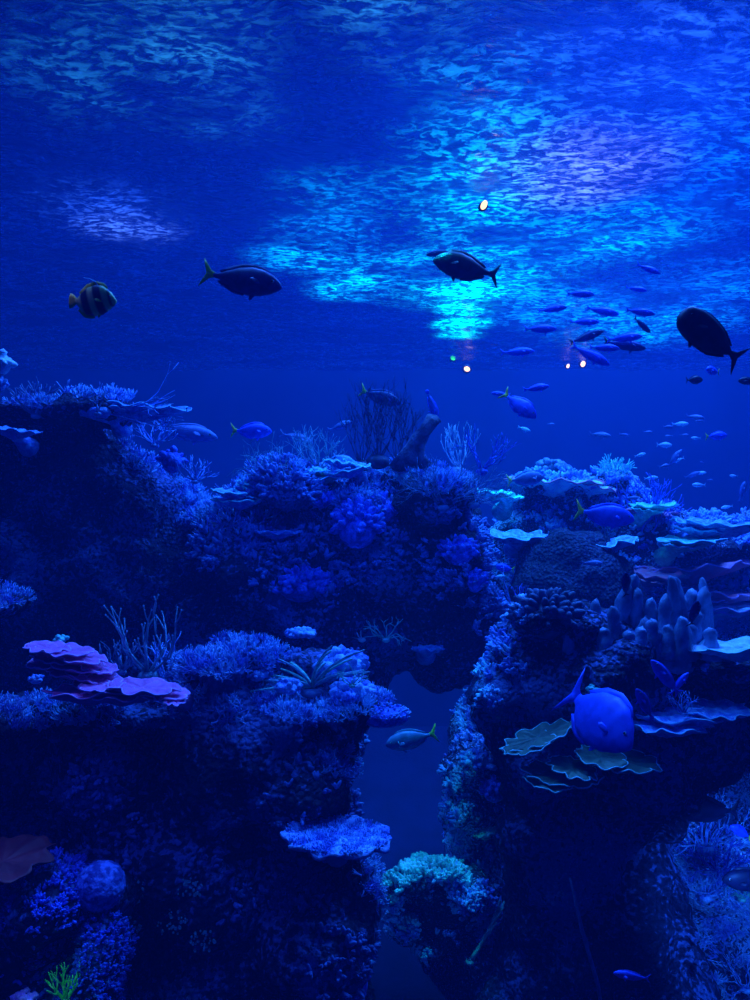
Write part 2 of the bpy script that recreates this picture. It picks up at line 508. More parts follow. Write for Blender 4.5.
I = reef('reef_rock', 'blue crusted mound at the foot of the near reef wall', 4.2,
         [(-80, 900), (0, 880), (40, 868), (75, 880), (92, 915), (98, 960), (115, 1000), (118, 1080), (-80, 1080)],
         extra=[(45, 905, 4.0, 42, 34, 0.3), (100, 965, 4.0, 20, 50, 0.25)],
         rmax=36, n=60, jit=0.15, voxel=0.025, amp=0.06, seed=10)


def hit(px, py, only=None):
    """first rock surface seen along the line through a pixel: location, normal"""
    d = (P(px, py, 10) - CAM).normalized()
    best = None
    for nm, o, t in TREES:
        if only is not None and o is not only: continue
        l, nrm, i, dist = t.ray_cast(CAM, d)
        if l is not None and (best is None or dist < best[2]):
            best = (l, nrm, dist, o)
    return best


# fine uncountable growth on the rocks ------------------------------------------------
def turf(rock, label, m, n, size, zmin=0.15, nscale=2.0, thr=0.0, seed=1, shape='nub', box_px=None):
    rnd = random.Random(seed)
    me = rock.data
    polys = me.polygons
    mb = MB()
    cnt = 0; tries = 0
    while cnt < n and tries < n * 60:
        tries += 1
        p = polys[rnd.randrange(len(polys))]
        nn = p.normal
        if nn.z < zmin or nn.y > 0.6: continue
        c = Vector(p.center)
        px = 375 + c.x / c.y * F; py = 500 - (c.z - CAM.z) / c.y * F
        if not (-30 < px < 780 and 300 < py < 1030): continue
        if box_px and not any(math.hypot((px - a) / ra, (py - b) / rb) < 1 for a, b, ra, rb in box_px): continue
        if noise.noise(c * nscale + Vector((seed, 0, 0))) < thr + rnd.uniform(-.15, .15): continue
        cnt += 1
        s = size * rnd.uniform(0.5, 1.4)
        for k in range(rnd.choice((2, 3, 4))):
            d = (nn + Vector((rnd.uniform(-.9, .9), rnd.uniform(-.9, .9), rnd.uniform(-.2, .9)))).normalized()
            if shape == 'nub':
                mb.tube([c - nn * s * .3, c + d * s * .6, c + d * s * rnd.uniform(.9, 1.3)], [s * .3, s * .3, s * .2], 5)
            else:
                b = (d + Vector((rnd.uniform(-.5, .5), 0, .4))).normalized()
                e = c + d * s * .8
                mb.tube([c - nn * s * .2, e], [s * .12, s * .09], 4)
                mb.tube([e, e + b * s * .7], [s * .09, s * .04], 4)
                mb.tube([e, e + (d * 1.2 - b * .6).normalized() * s * .6], [s * .09, s * .04], 4)
    if not mb.v: return None
    o = mb.build('coral_turf', m, smooth=True)
    tag(o, label, 'coral growth', kind='stuff')
    return o


turf(A, 'fine blue coral growth on the crest of the broad upper reef', 'turf', 2600, 0.075, 0.25, 1.6, 0.05, 11, shape='twig',
     box_px=[(60, 410, 80, 22), (150, 450, 34, 24), (188, 484, 30, 20), (270, 495, 75, 34), (330, 480, 60, 30), (440, 480, 60, 30), (215, 500, 50, 40)])
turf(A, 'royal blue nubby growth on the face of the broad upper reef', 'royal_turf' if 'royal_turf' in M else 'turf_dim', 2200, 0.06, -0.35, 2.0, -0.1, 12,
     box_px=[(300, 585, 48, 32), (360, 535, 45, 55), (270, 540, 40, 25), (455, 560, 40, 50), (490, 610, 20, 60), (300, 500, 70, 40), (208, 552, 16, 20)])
turf(B, 'bright blue nubby growth on the ledges of the near reef wall', 'turf', 2600, 0.045, 0.0, 2.4, -0.1, 13, shape='twig',
     box_px=[(230, 655, 60, 26), (325, 700, 75, 26), (190, 690, 20, 26), (228, 715, 14, 20), (100, 715, 100, 16), (30, 715, 60, 16), (340, 760, 24, 20), (375, 870, 14, 40)])
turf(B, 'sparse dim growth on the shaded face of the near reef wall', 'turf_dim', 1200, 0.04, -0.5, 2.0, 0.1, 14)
turf(C, 'sparse blue growth on the rim of the dark column', 'turf', 380, 0.045, -0.1, 2.0, -0.2, 15,
     box_px=[(500, 620, 26, 50), (485, 650, 16, 30), (490, 700, 12, 14), (520, 670, 12, 8), (712, 660, 14, 14), (530, 720, 14, 30)])
turf(D, 'bright blue crust on the slim rock pillar', 'turf', 800, 0.045, -0.1, 4.0, 0.08, 16)
turf(D2, 'blue crust around the cave mouth', 'turf', 900, 0.045, -0.3, 3.0, -0.05, 17,
     box_px=[(392, 915, 10, 18), (404, 936, 14, 14), (420, 950, 16, 12), (440, 945, 16, 12), (470, 890, 40, 24), (490, 920, 26, 24)])
turf(D2, 'cyan crust on top of the cave mouth', 'turf_cyan', 700, 0.05, -0.3, 3.0, -0.4, 18, box_px=[(404, 878, 14, 9), (425, 868, 18, 8), (445, 872, 18, 9), (392, 892, 9, 12), (460, 880, 12, 8), (408, 926, 9, 5)])
turf(E, 'hazy pale growth on the far reef mound', 'turf', 3600, 0.065, 0.1, 1.5, -0.1, 19)
turf(G, 'bright blue growth on the slope beside the column', 'turf', 1500, 0.06, -0.1, 2.5, -0.1, 20, shape='twig')
turf(H, 'blue tufts on the small jutting ledge', 'turf', 350, 0.04, -0.1, 2.5, -0.6, 21, shape='twig')
turf(I, 'royal blue crust on the mound at the foot of the wall', 'royal', 3200, 0.022, -0.3, 4.0, -0.25, 22)


# ------------------------------------------------------------------ coral builders
def branches(mb, p, d, L, r, depth, rnd, spread=0.6, nb=2, planar=None, seg=3, sides=5, tips=None, up=0.15, shrink=0.78, wob=0.16):
    pts = [p.copy()]; rad = [r]
    q = p.copy(); dd = d.copy()
    for i in range(seg):
        w = Vector((rnd.gauss(0, wob), rnd.gauss(0, wob), rnd.gauss(0, wob)))
        dd = (dd + w + Vector((0, 0, up * .5)))
        if planar is not None: dd -= planar * dd.dot(planar) * 0.8
        dd.normalize()
        q = q + dd * L / seg
        pts.append(q.copy()); rad.append(r * (1 - 0.3 * (i + 1) / seg))
    mb.tube(pts, rad, sides)
    if depth <= 0:
        if tips is not None: tips.append((q, dd, rad[-1]))
        return
    for k in range(nb):
        a = Vector((rnd.uniform(-1, 1), rnd.uniform(-1, 1), rnd.uniform(-1, 1)))
        if planar is not None:
            side = planar.cross(dd).normalized()
            a = side * (1 if k % 2 else -1) * rnd.uniform(.5, 1.1)
        a -= dd * a.dot(dd)
        if a.length > 1e-4: a.normalize()
        nd = (dd + a * spread * rnd.uniform(.6, 1.3) + Vector((0, 0, up))).normalized()
        st = pts[-1] if k == 0 or rnd.random() < .5 else pts[-2]
        branches(mb, st, nd, L * shrink * rnd.uniform(.75, 1.2), r * 0.72, depth - 1, rnd, spread, nb, planar, seg, sides, tips, up, shrink, wob)


def spot(px, py, Y=None, sink=0.02):
    if Y is not None: return P(px, py, Y)
    h = hit(px, py)
    if h is None:
        return P(px, py, 8.5)
    return h[0] - h[1] * sink


def branch_coral(name, label, cat, px, py, size_px, m, seed, Y=None, n=7, depth=3, spread=.6, r=.02, tipm=None, lean=(0, 0), fan=False, up=.15, nb=2, L=None, wide=1.0, group=None, wob=.16):
    rnd = random.Random(seed)
    c = spot(px, py, Y)
    size = S(size_px, c.y)
    e = empty(name, c, label, cat, group)
    base = MB()
    base.ball(Vector((0, 0, 0)), size * (.05 if 'whip' in name else .12), 9, 6, (1.3, 1.2, .8))
    base.build('holdfast', m, e)
    mb = MB(); tips = []
    Ls = L or size / (1 + .78 + .6 + (.47 if depth > 2 else 0)) * 1.1
    for i in range(n):
        t = (i + .5) / n * 2 - 1
        d = Vector((t * wide + lean[0] + rnd.uniform(-.1, .1), (0 if fan else rnd.uniform(-.7, .5)), 1 + lean[1] - abs(t) * .2)).normalized()
        branches(mb, d * size * .05, d, Ls, size * r, depth, rnd, spread, nb, Vector((0, 1, 0)) if fan else None, 3, 5, tips, up, wob=wob)
    mb.build('branches', m, e)
    if tipm:
        for q, dd, rr in tips[:99]:
            tb = MB()
            tb.ball(q + dd * rr * .3, rr * 1.7, 6, 4, (1, 1, 1))
            tb.build('branch_tip', tipm, e)
    return e


def ring_plate(rx, ry, thick, rnd, curl=.15, scal=.08, waves=7, a0=0, a1=2 * PI, nr=9, ns=72, bumps=.02, cone=0.0):
    """solid wavy plate about the origin, rim radius scalloped; returns verts, faces, rim points"""
    ph = rnd.uniform(0, 6); ph2 = rnd.uniform(0, 6)
    full = abs(a1 - a0 - 2 * PI) < 1e-3
    top = []; bot = []; rim = []
    for i in range(nr + 1):
        k = i / nr
        for j in range(ns if full else ns + 1):
            a = a0 + (a1 - a0) * j / ns
            sc = 1 + scal * (2.6 * abs(math.sin(waves * a * .5 + ph)) ** .7 - 1.6) + scal * .8 * math.sin((waves * 1.5) // 1 * a + ph2)
            x = rx * k * sc * math.cos(a); y = ry * k * sc * math.sin(a)
            nz = noise.noise(Vector((x * 5 / max(rx, .01), y * 5 / max(rx, .01), ph))) * bumps
            z = curl * rx * k * k + nz + rx * .05 * k * math.sin(waves * a + ph)
            th = thick * (1.6 - k * 1.1) + cone * (1 - k) ** 1.2
            top.append(Vector((x, y, z))); bot.append(Vector((x, y, z - th)))
            if i == nr: rim.append(Vector((x, y, z - th * .5)))
    m = ns if full else ns + 1
    v = top + bot; o = len(top); f = []
    for i in range(nr):
        for j in range(ns):
            a = i * m + j; b = i * m + (j + 1) % m; c = (i + 1) * m + (j + 1) % m; d = (i + 1) * m + j
            f.append((a, d, c, b)); f.append((o + a, o + b, o + c, o + d))
    for j in range(ns):
        a = nr * m + j; b = nr * m + (j + 1) % m
        f.append((a, o + a, o + b, b))
    if not full:
        for i in range(nr):
            a = i * m; d = (i + 1) * m
            f.append((a, o + a, o + d, d))
            a = i * m + ns; d = (i + 1) * m + ns
            f.append((a, d, o + d, o + a))
    return v, f, rim, full


def plate_part(parent, name, loc, rx, ry, thick, m, rimm, rnd, tilt=(0, 0, 0), nub=None, rim_r=None, **kw):
    v, f, rim, full = ring_plate(rx, ry, thick, rnd, **kw)
    o = link(name, v, f, m, parent)
    o.location = loc
    o.rotation_euler = tilt
    if rimm:
        mb = MB()
        pts = rim + ([rim[0]] if full else [])
        rr = rim_r or thick * .5
        mb.tube(pts, [rr] * len(pts), 5, cap=not full)
        mb.build('rim', rimm, o)
    if nub:
        mb = MB()
        cnt, s = nub
        for _ in range(cnt):
            a = rnd.uniform(0, 2 * PI); k = math.sqrt(rnd.random()) * .97
            x = rx * k * math.cos(a); y = ry * k * math.sin(a)
            z = kw.get('curl', .15) * rx * k * k
            q = Vector((x, y, z - s * .3))
            d = Vector((rnd.uniform(-.4, .4) + .4 * k * math.cos(a), rnd.uniform(-.4, .4) + .4 * k * math.sin(a), 1)).normalized()
            h = s * rnd.uniform(.7, 1.5)
            mb.tube([q, q + d * h], [s * .34, s * .2], 5)
        mb.build('polyp_knobs', m, o)
    return o


PD = .62


def plate_coral(name, label, px, py, Y, tiers, m, rimm, seed, group=None, cat='coral', stalk=True):
    """stack of wavy plates. tiers: (dx_px, dy_px, half_width_px, depth_m, tiltx, tilty)"""
    rnd = random.Random(seed)
    c = P(px, py, Y)
    e = empty(name, c, label, cat, group)
    for dx, dy, hw, dm, tx, ty in tiers:
        q = Vector((S(dx, Y), rnd.uniform(-.04, .04), -S(dy, Y)))
        plate_part(e, 'plate', q, S(hw, Y), dm * PD, S(2.0, Y), m, rimm, rnd, (tx * (.45 if 'olive' in label else .3), ty, 0), curl=.05, scal=.075, cone=S(hw * .28, Y), waves=rnd.choice((7, 8, 9, 10)), bumps=S(1.5, Y), rim_r=S(.8, Y))
    if stalk:
        mb = MB()
        t = tiers[-1]
        hi = Vector((S(t[0], Y), .02, -S(t[1] + 3, Y)))
        lo = hi + Vector((0, S(34, Y), -S(12, Y)))
        mb.tube([lo, (lo + hi) * .5, hi], [S(11, Y), S(7, Y), S(6, Y)], 10)
        mb.build('stalk', m, e)
    return e


def knob_coral(name, label, px, py, size_px, m, seed, Y=None, n=26, group=None, flat=.6, knob=.28):
    """dome packed with rounded lobes"""
    rnd = random.Random(seed)
    c = spot(px, py, Y)
    s = S(size_px, c.y) * .5
    e = empty(name, c, label, 'coral', group)
    b = MB(); b.ball(Vector((0, 0, 0)), s * .8, 14, 9, (1, .9, flat)); b.build('base', m, e)
    mb = MB()
    for i in range(n):
        a = rnd.uniform(0, 2 * PI); ph = math.acos(rnd.uniform(-.15, 1))
        d = Vector((math.sin(ph) * math.cos(a), math.sin(ph) * math.sin(a) * .9, math.cos(ph) * flat))
        k = s * knob * rnd.uniform(.6, 1.2)
        mb.tube([d * s * .6, d * s * .95, d * s * (1.0 + .2 * rnd.random())], [k * .8, k, k * .6], 7)
    mb.build('lobes', m, e)
    return e


# ------------------------------------------------------------------ corals, one by one
# purple plate corals on the near wall
plate_coral('plate_coral', 'purple plate coral of overlapping scalloped tiers, higher of the two', 92, 668, 4.55,
            [(-42, -22, 20, .2, .15, .12), (-26, -19, 26, .2, .2, .1), (-10, -12, 24, .2, .2, .15), (-34, -10, 24, .2, .2, .12), (-46, -5, 16, .2, .2, .08), (-14, -3, 28, .2, .2, .18), (6, -1, 18, .18, .2, .25),
             (-22, 4, 20, .18, .2, .12), (2, 8, 24, .18, .2, .2), (16, 12, 18, .18, .2, .3), (-4, 16, 14, .18, .2, .2)],
            'purple', 'purple_rim', 31)
plate_coral('plate_coral', 'long low purple plate coral with pale scalloped rim, under the tiered one', 118, 690, 4.45,
            [(-14, -6, 20, .2, .1, .0), (26, -4, 34, .24, .1, .08), (-26, 1, 44, .24, .1, -.04), (2, 4, 40, .26, .1, .06), (44, 3, 24, .22, .15, .16), (56, 7, 12, .18, .2, .3)], 'purple', 'purple_rim', 32)
plate_coral('plate_coral', 'dark rust-brown plate coral jutting in above the blue crusted mound', 8, 862, 3.9, [(-6, 0, 46, .4, .2, -.05), (-14, 5, 36, .3, .2, -.02)], 'brown', None, 33)
# pink nub at the bottom
knob_coral('knob_coral', 'small pink lobed coral beside the green coral at the bottom', 24, 1000, 24, 'purple_rim', 34, Y=3.7, n=20)
# staghorn
branch_coral('staghorn_coral', 'tall antler-like branching coral with bright tips behind the purple plates', 'coral', 148, 676, 66, 'stag', 39, Y=4.9, n=6, depth=2,
             spread=.5, r=.024, tipm='tip', lean=(.1, .2), wide=1.15, up=.25, nb=2)
branch_coral('staghorn_coral', 'low tangled branching coral at the foot of the antler-like one', 'coral', 165, 682, 44, 'blue', 36, Y=4.95, n=8, depth=2, spread=.8, r=.03, tipm='tip', wide=1.3)
branch_coral('staghorn_coral', 'dim bushy coral between the purple plates and the antler-like coral', 'coral', 122, 672, 32, 'mid_branch', 37, Y=5.05, n=9, depth=2, spread=.7, r=.04, wide=1.2)
# tentacled corals on the terrace
e = empty('soft_coral', P(312, 690, 4.9), 'dark soft coral with long curving fingers on the terrace', 'coral')
rnd = random.Random(40)
mb = MB(); mb.ball(Vector((0, 0, -.02)), .055, 10, 6, (1.5, 1, .7)); mb.build('base', 'mid_branch', e)
ti = 0
for k in range(24):
    a = rnd.uniform(.08, .95) * PI
    L = rnd.uniform(.2, .42)
    d = Vector((math.cos(a), rnd.uniform(-.4, .2), math.sin(a) * .85)).normalized()
    pts = []; rad = []
    for i in range(7):
        t = i / 6
        bend = Vector((math.copysign(1, d.x) * .14, 0, -.1)) * t * t * L * 2
        pts.append(d * L * t + bend + Vector((0, 0, .02))); rad.append(.0105 * (1 - .45 * t))
    mb = MB(); mb.tube(pts, rad, 7); mb.build('tentacle', 'stag' if k % 3 else 'teal', e)
e = empty('soft_coral', P(383, 716, 4.8), 'pale mound coral at the terrace tip', 'coral')
mb = MB(); mb.ball(Vector((0, 0, 0)), S(24, 4.8), 18, 12, (1.1, .7, .45))
o = mb.build('mound', 'royal', e)
mb = MB()
for i in range(160):
    a = rnd.uniform(0, 2 * PI); ph = math.acos(rnd.uniform(0, 1))
    d = Vector((math.sin(ph) * math.cos(a) * 1.1, math.sin(ph) * math.sin(a) * .7, math.cos(ph) * .45)) * S(24, 4.8)
    mb.tube([d, d * 1.1 + Vector((0, 0, .006))], [.008, .005], 5)
mb.build('nubs', 'blue', o)
knob_coral('knob_coral', 'blue lobed coral behind the curving fingers on the terrace', 342, 668, 46, 'blue', 42, Y=5.1, n=40, flat=.8)
knob_coral('knob_coral', 'blue lobed coral on the terrace between fingers and tip mound', 352, 692, 40, 'blue', 43, Y=4.85, n=34, flat=.6)
knob_coral('knob_coral', 'round blue lobed coral at the terrace corner below the crusted ledge', 288, 688, 26, 'blue', 44, Y=4.8, n=26, flat=.7)
knob_coral('knob_coral', 'small blue lobed coral hanging under the crusted ledge', 257, 676, 22, 'blue', 45, Y=4.85, n=20)
branch_coral('staghorn_coral', 'spiky blue coral growing on the wall below the crusted ledge', 'coral', 228, 724, 26, 'blue', 46, n=9, depth=2, spread=.9, r=.05, wide=1.2)
branch_coral('soft_coral', 'yellowish curling branch coral over the terrace', 'coral', 352, 686, 22, 'teal', 47, Y=4.65, n=5, depth=2, spread=1.0, r=.03, wide=1.6)
# table coral
e = empty('table_coral', P(337, 836, 4.3), 'bright blue flat table coral standing off the near reef wall', 'coral')
rnd = random.Random(50)
plate_part(e, 'tabletop', Vector((0, 0, 0)), S(54, 4.3), .22, .04, 'blue', None, rnd, (.06, .05, 0), nub=(1700, .018), curl=.03, scal=.05, waves=9, cone=.05)
mb = MB(); mb.tube([Vector((-.1, .75, -.4)), Vector((-.04, .3, -.16)), Vector((0, .05, -.13))], [.12, .07, .08], 10); mb.build('stalk', 'mid_branch', e)
# small whitish fan behind the table coral
branch_coral('staghorn_coral', 'faint blue coral tuft behind the table coral', 'coral', 300, 826, 18, 'blue', 51, Y=5.0, n=5, depth=1, r=.05)
# gorgonian and stump on the crest
for i, (px, py, sz, w, sd) in enumerate(((378, 462, 78, .75, 60), (400, 466, 66, .6, 61), (362, 466, 60, .8, 62))):
    branch_coral('sea_fan', ('tall dark twiggy sea fan on the reef crest, with pale fish behind it', 'dark twiggy sea fan standing right beside the leaning stump',
                             'shorter dark sea fan on the crest below the tall one')[i], 'sea fan', px, py, sz, 'dark_branch', sd, Y=7.2 + i * .12, n=9, depth=4 if i == 0 else 3,
                 spread=.42, r=.011, fan=True, up=.35, wide=w, nb=2, L=S(sz, 7.2) / (3.4 if i == 0 else 2.8))
e = empty('horn_stump', P(408, 462, 7.0), 'dark stump of dead coral leaning up from the reef crest', 'stump')
rnd = random.Random(63)
def stump_part(pts, rad, nm, par):
    v = []
    mb = MB()
    mb.tube([Vector(p) for p in pts], rad, 14)
    for i, q in enumerate(mb.v):
        mb.v[i] = q + Vector((noise.noise(q * 14), noise.noise(q * 14 + Vector((5, 0, 0))), noise.noise(q * 14 + Vector((0, 5, 0))))) * .05 + Vector((noise.noise(q * 5), 0, noise.noise(q * 5 + Vector((7, 0, 0))))) * .05
    return mb.build(nm, 'log', par)
stump_part([(-.02, 0, -.05), (.02, 0, .08), (.09, 0, .2), (.16, -.02, .3), (.25, -.02, .38), (.27, -.02, .41)], [.11, .085, .07, .07, .065, .045], 'trunk', e)
stump_part([(.16, 0, -.05), (.15, 0, .1), (.14, 0, .25)], [.08, .05, .04], 'prop_root', e)
stump_part([(-.12, 0, -.05), (-.05, 0, .1), (.06, 0, .2)], [.06, .04, .04], 'prop_root', e)
branch_coral('staghorn_coral', 'pale upright branching coral beside the leaning stump', 'coral', 458, 470, 40, 'pale', 64, Y=7.3, n=11, depth=2, spread=.35, r=.02, up=.35, wide=.8)
branch_coral('staghorn_coral', 'royal blue feathery coral overhanging the gap to the far reef', 'coral', 482, 472, 42, 'royal', 65, Y=7.4, n=8, depth=3, spread=.5, r=.018, wide=1.1, lean=(.4, 0))
# big bushy round coral
branch_coral('bushy_coral', 'large round bushy coral of thin curving twigs on the upper reef', 'coral', 442, 508, 50, 'mid_branch', 66, Y=6.85, n=26, depth=3, spread=.4, r=.014, wide=1.5, up=.02)
branch_coral('bushy_coral', 'bushy thin-twigged coral trailing over the edge toward the far reef', 'coral', 474, 505, 40, 'mid_branch', 67, Y=7.0, n=16, depth=3, spread=.4, r=.014, wide=1.5, up=.0, lean=(.5, -.2))
# crest of the upper reef
branch_coral('staghorn_coral', 'round tufted coral on the sloping crest below the long thin branches', 'coral', 155, 446, 30, 'blue', 70, Y=7.35, n=14, depth=2, spread=.5, r=.03, wide=1.3, tipm='tip')
knob_coral('knob_coral', 'blue lobed coral under the tufted coral on the sloping crest', 172, 462, 26, 'royal', 71, Y=7.35, n=20, flat=1.1)
branch_coral('staghorn_coral', 'small spiky coral on the slope halfway to the saddle', 'coral', 195, 482, 24, 'blue', 72, Y=7.3, n=12, depth=2, spread=.6, r=.035, wide=1.2)
plate_coral('plate_coral', 'thin pale shelf coral reaching from the crest into open water', 140, 408, 7.2, [(0, 0, 48, .2, .12, .06), (-30, 3, 40, .22, .12, -.05)], 'blue', 'tip', 73)
branch_coral('staghorn_coral', 'long thin branches reaching sideways from the reef crest', 'coral', 100, 412, 80, 'blue', 74, Y=7.1, n=5, depth=2, spread=.25, r=.012, lean=(3.5, -.8), wide=.5, up=0, nb=2)
branch_coral('staghorn_coral', 'dark tufted coral on the crest near the picture edge', 'coral', 36, 416, 34, 'mid_branch', 75, Y=7.0, n=10, depth=2, spread=.6, r=.04, wide=1.2)
branch_coral('staghorn_coral', 'single forked twig coral standing on the crest', 'coral', 98, 414, 24, 'mid_branch', 76, Y=6.9, n=3, depth=2, spread=.5, r=.04, wide=.5)
plate_coral('plate_coral', 'bright blue shelf coral under the crest at the picture edge', 12, 430, 6.6, [(0, 0, 26, .2, .3, .15)], 'blue', None, 77)
knob_coral('knob_coral', 'pale rounded coral at the picture edge above the crest', 0, 364, 26, 'pale', 78, Y=6.4, n=20, flat=1.1)
knob_coral('knob_coral', 'small blue coral under the pale rounded coral at the picture edge', -1, 384, 18, 'blue', 79, Y=6.4, n=16, flat=1)
plate_coral('plate_coral', 'bright cyan plate coral on the crest of the upper reef', 280, 460, 7.4, [(0, 0, 18, .16, .25, .1)], 'cyan', None, 80)
for i, (px, py, hw, mm, lb) in enumerate(((268, 492, 30, 'teal', 'tangled teal-edged plate coral in the saddle of the crest'), (306, 500, 26, 'blue', 'sloping blue plate coral with bright tip in the crest saddle'),
                                      (240, 500, 26, 'blue', 'blue plate coral at the low end of the crest'), (318, 478, 24, 'teal', 'teal-edged plate coral high on the crest near the sea fans'),
                                      (348, 470, 22, 'blue', 'blue plate coral at the foot of the sea fans'))):
    plate_coral('plate_coral', lb, px, py, 7.15 - .05 * i, [(0, 0, hw, .25, .45, .2 - .1 * i), (-8, -8, hw * .7, .2, .4, .1), (9, -6, hw * .6, .2, .5, .3)], mm, 'tip' if i % 2 else 'turf_cyan', 81 + i)
branch_coral('staghorn_coral', 'net of thin pale twigs over the crest saddle', 'coral', 272, 480, 44, 'stag', 87, Y=7.05, n=12, depth=3, spread=.9, r=.014, wide=1.8, up=0)
branch_coral('staghorn_coral', 'pale bush coral at the head of the crest near the cyan plate', 'coral', 318, 470, 40, 'stag', 88, Y=7.3, n=14, depth=3, spread=.6, r=.02, wide=1.2)
# corals on the face of the upper reef
plate_coral('plate_coral', 'curved blue shelf coral with knobbly edge halfway down the upper reef face', 278, 532, 7.0, [(0, 0, 22, .2, .2, 0)], 'blue', 'blue', 90)
knob_coral('knob_coral', 'royal blue lobed coral mass low on the upper reef face', 302, 586, 60, 'royal', 91, n=90, knob=.16, flat=.7)
knob_coral('knob_coral', 'royal blue lobed coral in the middle of the upper reef face', 358, 528, 50, 'royal', 92, n=80, knob=.17, flat=1.1)
knob_coral('knob_coral', 'royal blue lobed coral above and beside the middle one', 382, 512, 34, 'royal', 93, n=50, knob=.2, flat=1)
knob_coral('knob_coral', 'royal blue lobed coral under the saddle of the crest', 322, 500, 34, 'royal', 94, n=50, knob=.2)
knob_coral('knob_coral', 'bright blue lobed coral on the shoulder above the arch', 458, 552, 40, 'royal', 95, n=60, knob=.18, flat=.8)
knob_coral('knob_coral', 'blue lobed coral on the outer edge above the arch', 476, 580, 24, 'royal', 96, n=40, knob=.2, flat=1.3)
# bright bits near the arch top
branch_coral('staghorn_coral', 'bright cyan curling coral above the arch opening', 'coral', 386, 640, 28, 'cyan', 97, Y=7.1, n=7, depth=2, spread=.8, r=.03, wide=1.8, up=0)
branch_coral('staghorn_coral', 'pale crossed twigs beside the cyan curling coral', 'coral', 362, 640, 26, 'pale', 98, Y=7.1, n=3, depth=1, spread=.4, r=.03, lean=(-1, 0), wide=1, up=0)
plate_coral('plate_coral', 'thin blue shelf coral on the lobe above the arch', 428, 648, 7.1, [(0, 0, 16, .14, .15, 0)], 'blue', None, 99)
knob_coral('knob_coral', 'blue lobed coral shelf behind the curving fingers', 300, 634, 30, 'blue', 100, Y=5.9, n=30, flat=.3)
# far reef plates and mounds
plate_coral('plate_coral', 'wide pink-edged plate coral roofing the far reef mound', 555, 482, 10.0, [(0, 0, 46, .7, .18, .04), (36, 4, 24, .4, .2, .2)], 'pale', 'pink', 110)
plate_coral('plate_coral', 'glowing cyan plate coral under the lamp beam on the far reef', 494, 492, 9.5, [(0, 0, 20, .4, .3, .08), (14, 5, 14, .3, .3, 0)], 'cyan', None, 111)
plate_coral('plate_coral', 'wavy thin-rimmed plate coral over the dark far boulder', 585, 545, 8.9, [(0, 0, 50, .6, .1, -.08)], 'blue', 'tip', 112)
plate_coral('plate_coral', 'broad rounded blue plate coral beside the dark far boulder', 520, 536, 9.0, [(0, 0, 34, .5, .35, .02)], 'blue', 'tip', 113)
branch_coral('bushy_coral', 'cyan-topped bushy coral crowning the far reef mound', 'coral', 612, 482, 24, 'cyan', 114, Y=10.2, n=16, depth=2, spread=.6, r=.05, wide=1.3)
branch_coral('bushy_coral', 'blue bushy coral between the pink-edged plates of the far reef', 'coral', 640, 545, 60, 'royal', 115, Y=9.9, n=20, depth=3, spread=.6, r=.022, wide=1.3)
knob_coral('knob_coral', 'dim lobed coral behind the wide pink-edged plate', 552, 468, 30, 'leather', 116, Y=10.6, n=30)
for i, (px, py, hw, mm, rm, lb) in enumerate((
        (640, 512, 34, 'pink', 'pink', 'pink plate coral behind the yellow-tailed blue fish'),
        (690, 566, 60, 'pink', 'purple_rim', 'long pink plate coral tier on the far reef'),
        (716, 592, 40, 'pink', 'purple_rim', 'pink plate coral tier below the long one'),
        (735, 606, 34, 'pale', 'purple_rim', 'lowest pale pink plate tier of the far reef'),
        (655, 505, 22, 'cyan', None, 'small cyan plate coral on the far reef slope'),
        (660, 575, 26, 'pink', 'pink', 'small pink plate behind the leather fingers'),
        (720, 525, 44, 'blue', 'tip', 'flat hazy blue plate coral on the far reef flat'),
        (690, 540, 30, 'teal', 'tip', 'flat teal plate coral on the far reef flat'))):
    plate_coral('plate_coral', lb, px, py, 10.0 - .12 * i, [(0, 0, hw, .5, .22, random.Random(i).uniform(-.1, .12)), (-hw * .4, 5, hw * .6, .4, .22, .1)], mm, rm, 120 + i)
# long twigs at the near side of the far reef
branch_coral('staghorn_coral', 'thin blue twig coral rising in the gap before the far reef', 'coral', 512, 606, 44, 'blue', 130, Y=7.6, n=3, depth=1, spread=.3, r=.012, lean=(-.6, .3), wide=.3)
branch_coral('staghorn_coral', 'small upright blue twigs beside the dark boulder foot', 'coral', 520, 604, 24, 'royal', 131, Y=7.6, n=9, depth=1, spread=.3, r=.02, wide=.6)
# lobed dark corals along the top rim of the column
knob_coral('knob_coral', 'dark lobed coral dome on top of the column next to the leather fingers', 548, 618, 74, 'dome', 132, Y=5.5, n=90, knob=.13, flat=.7)


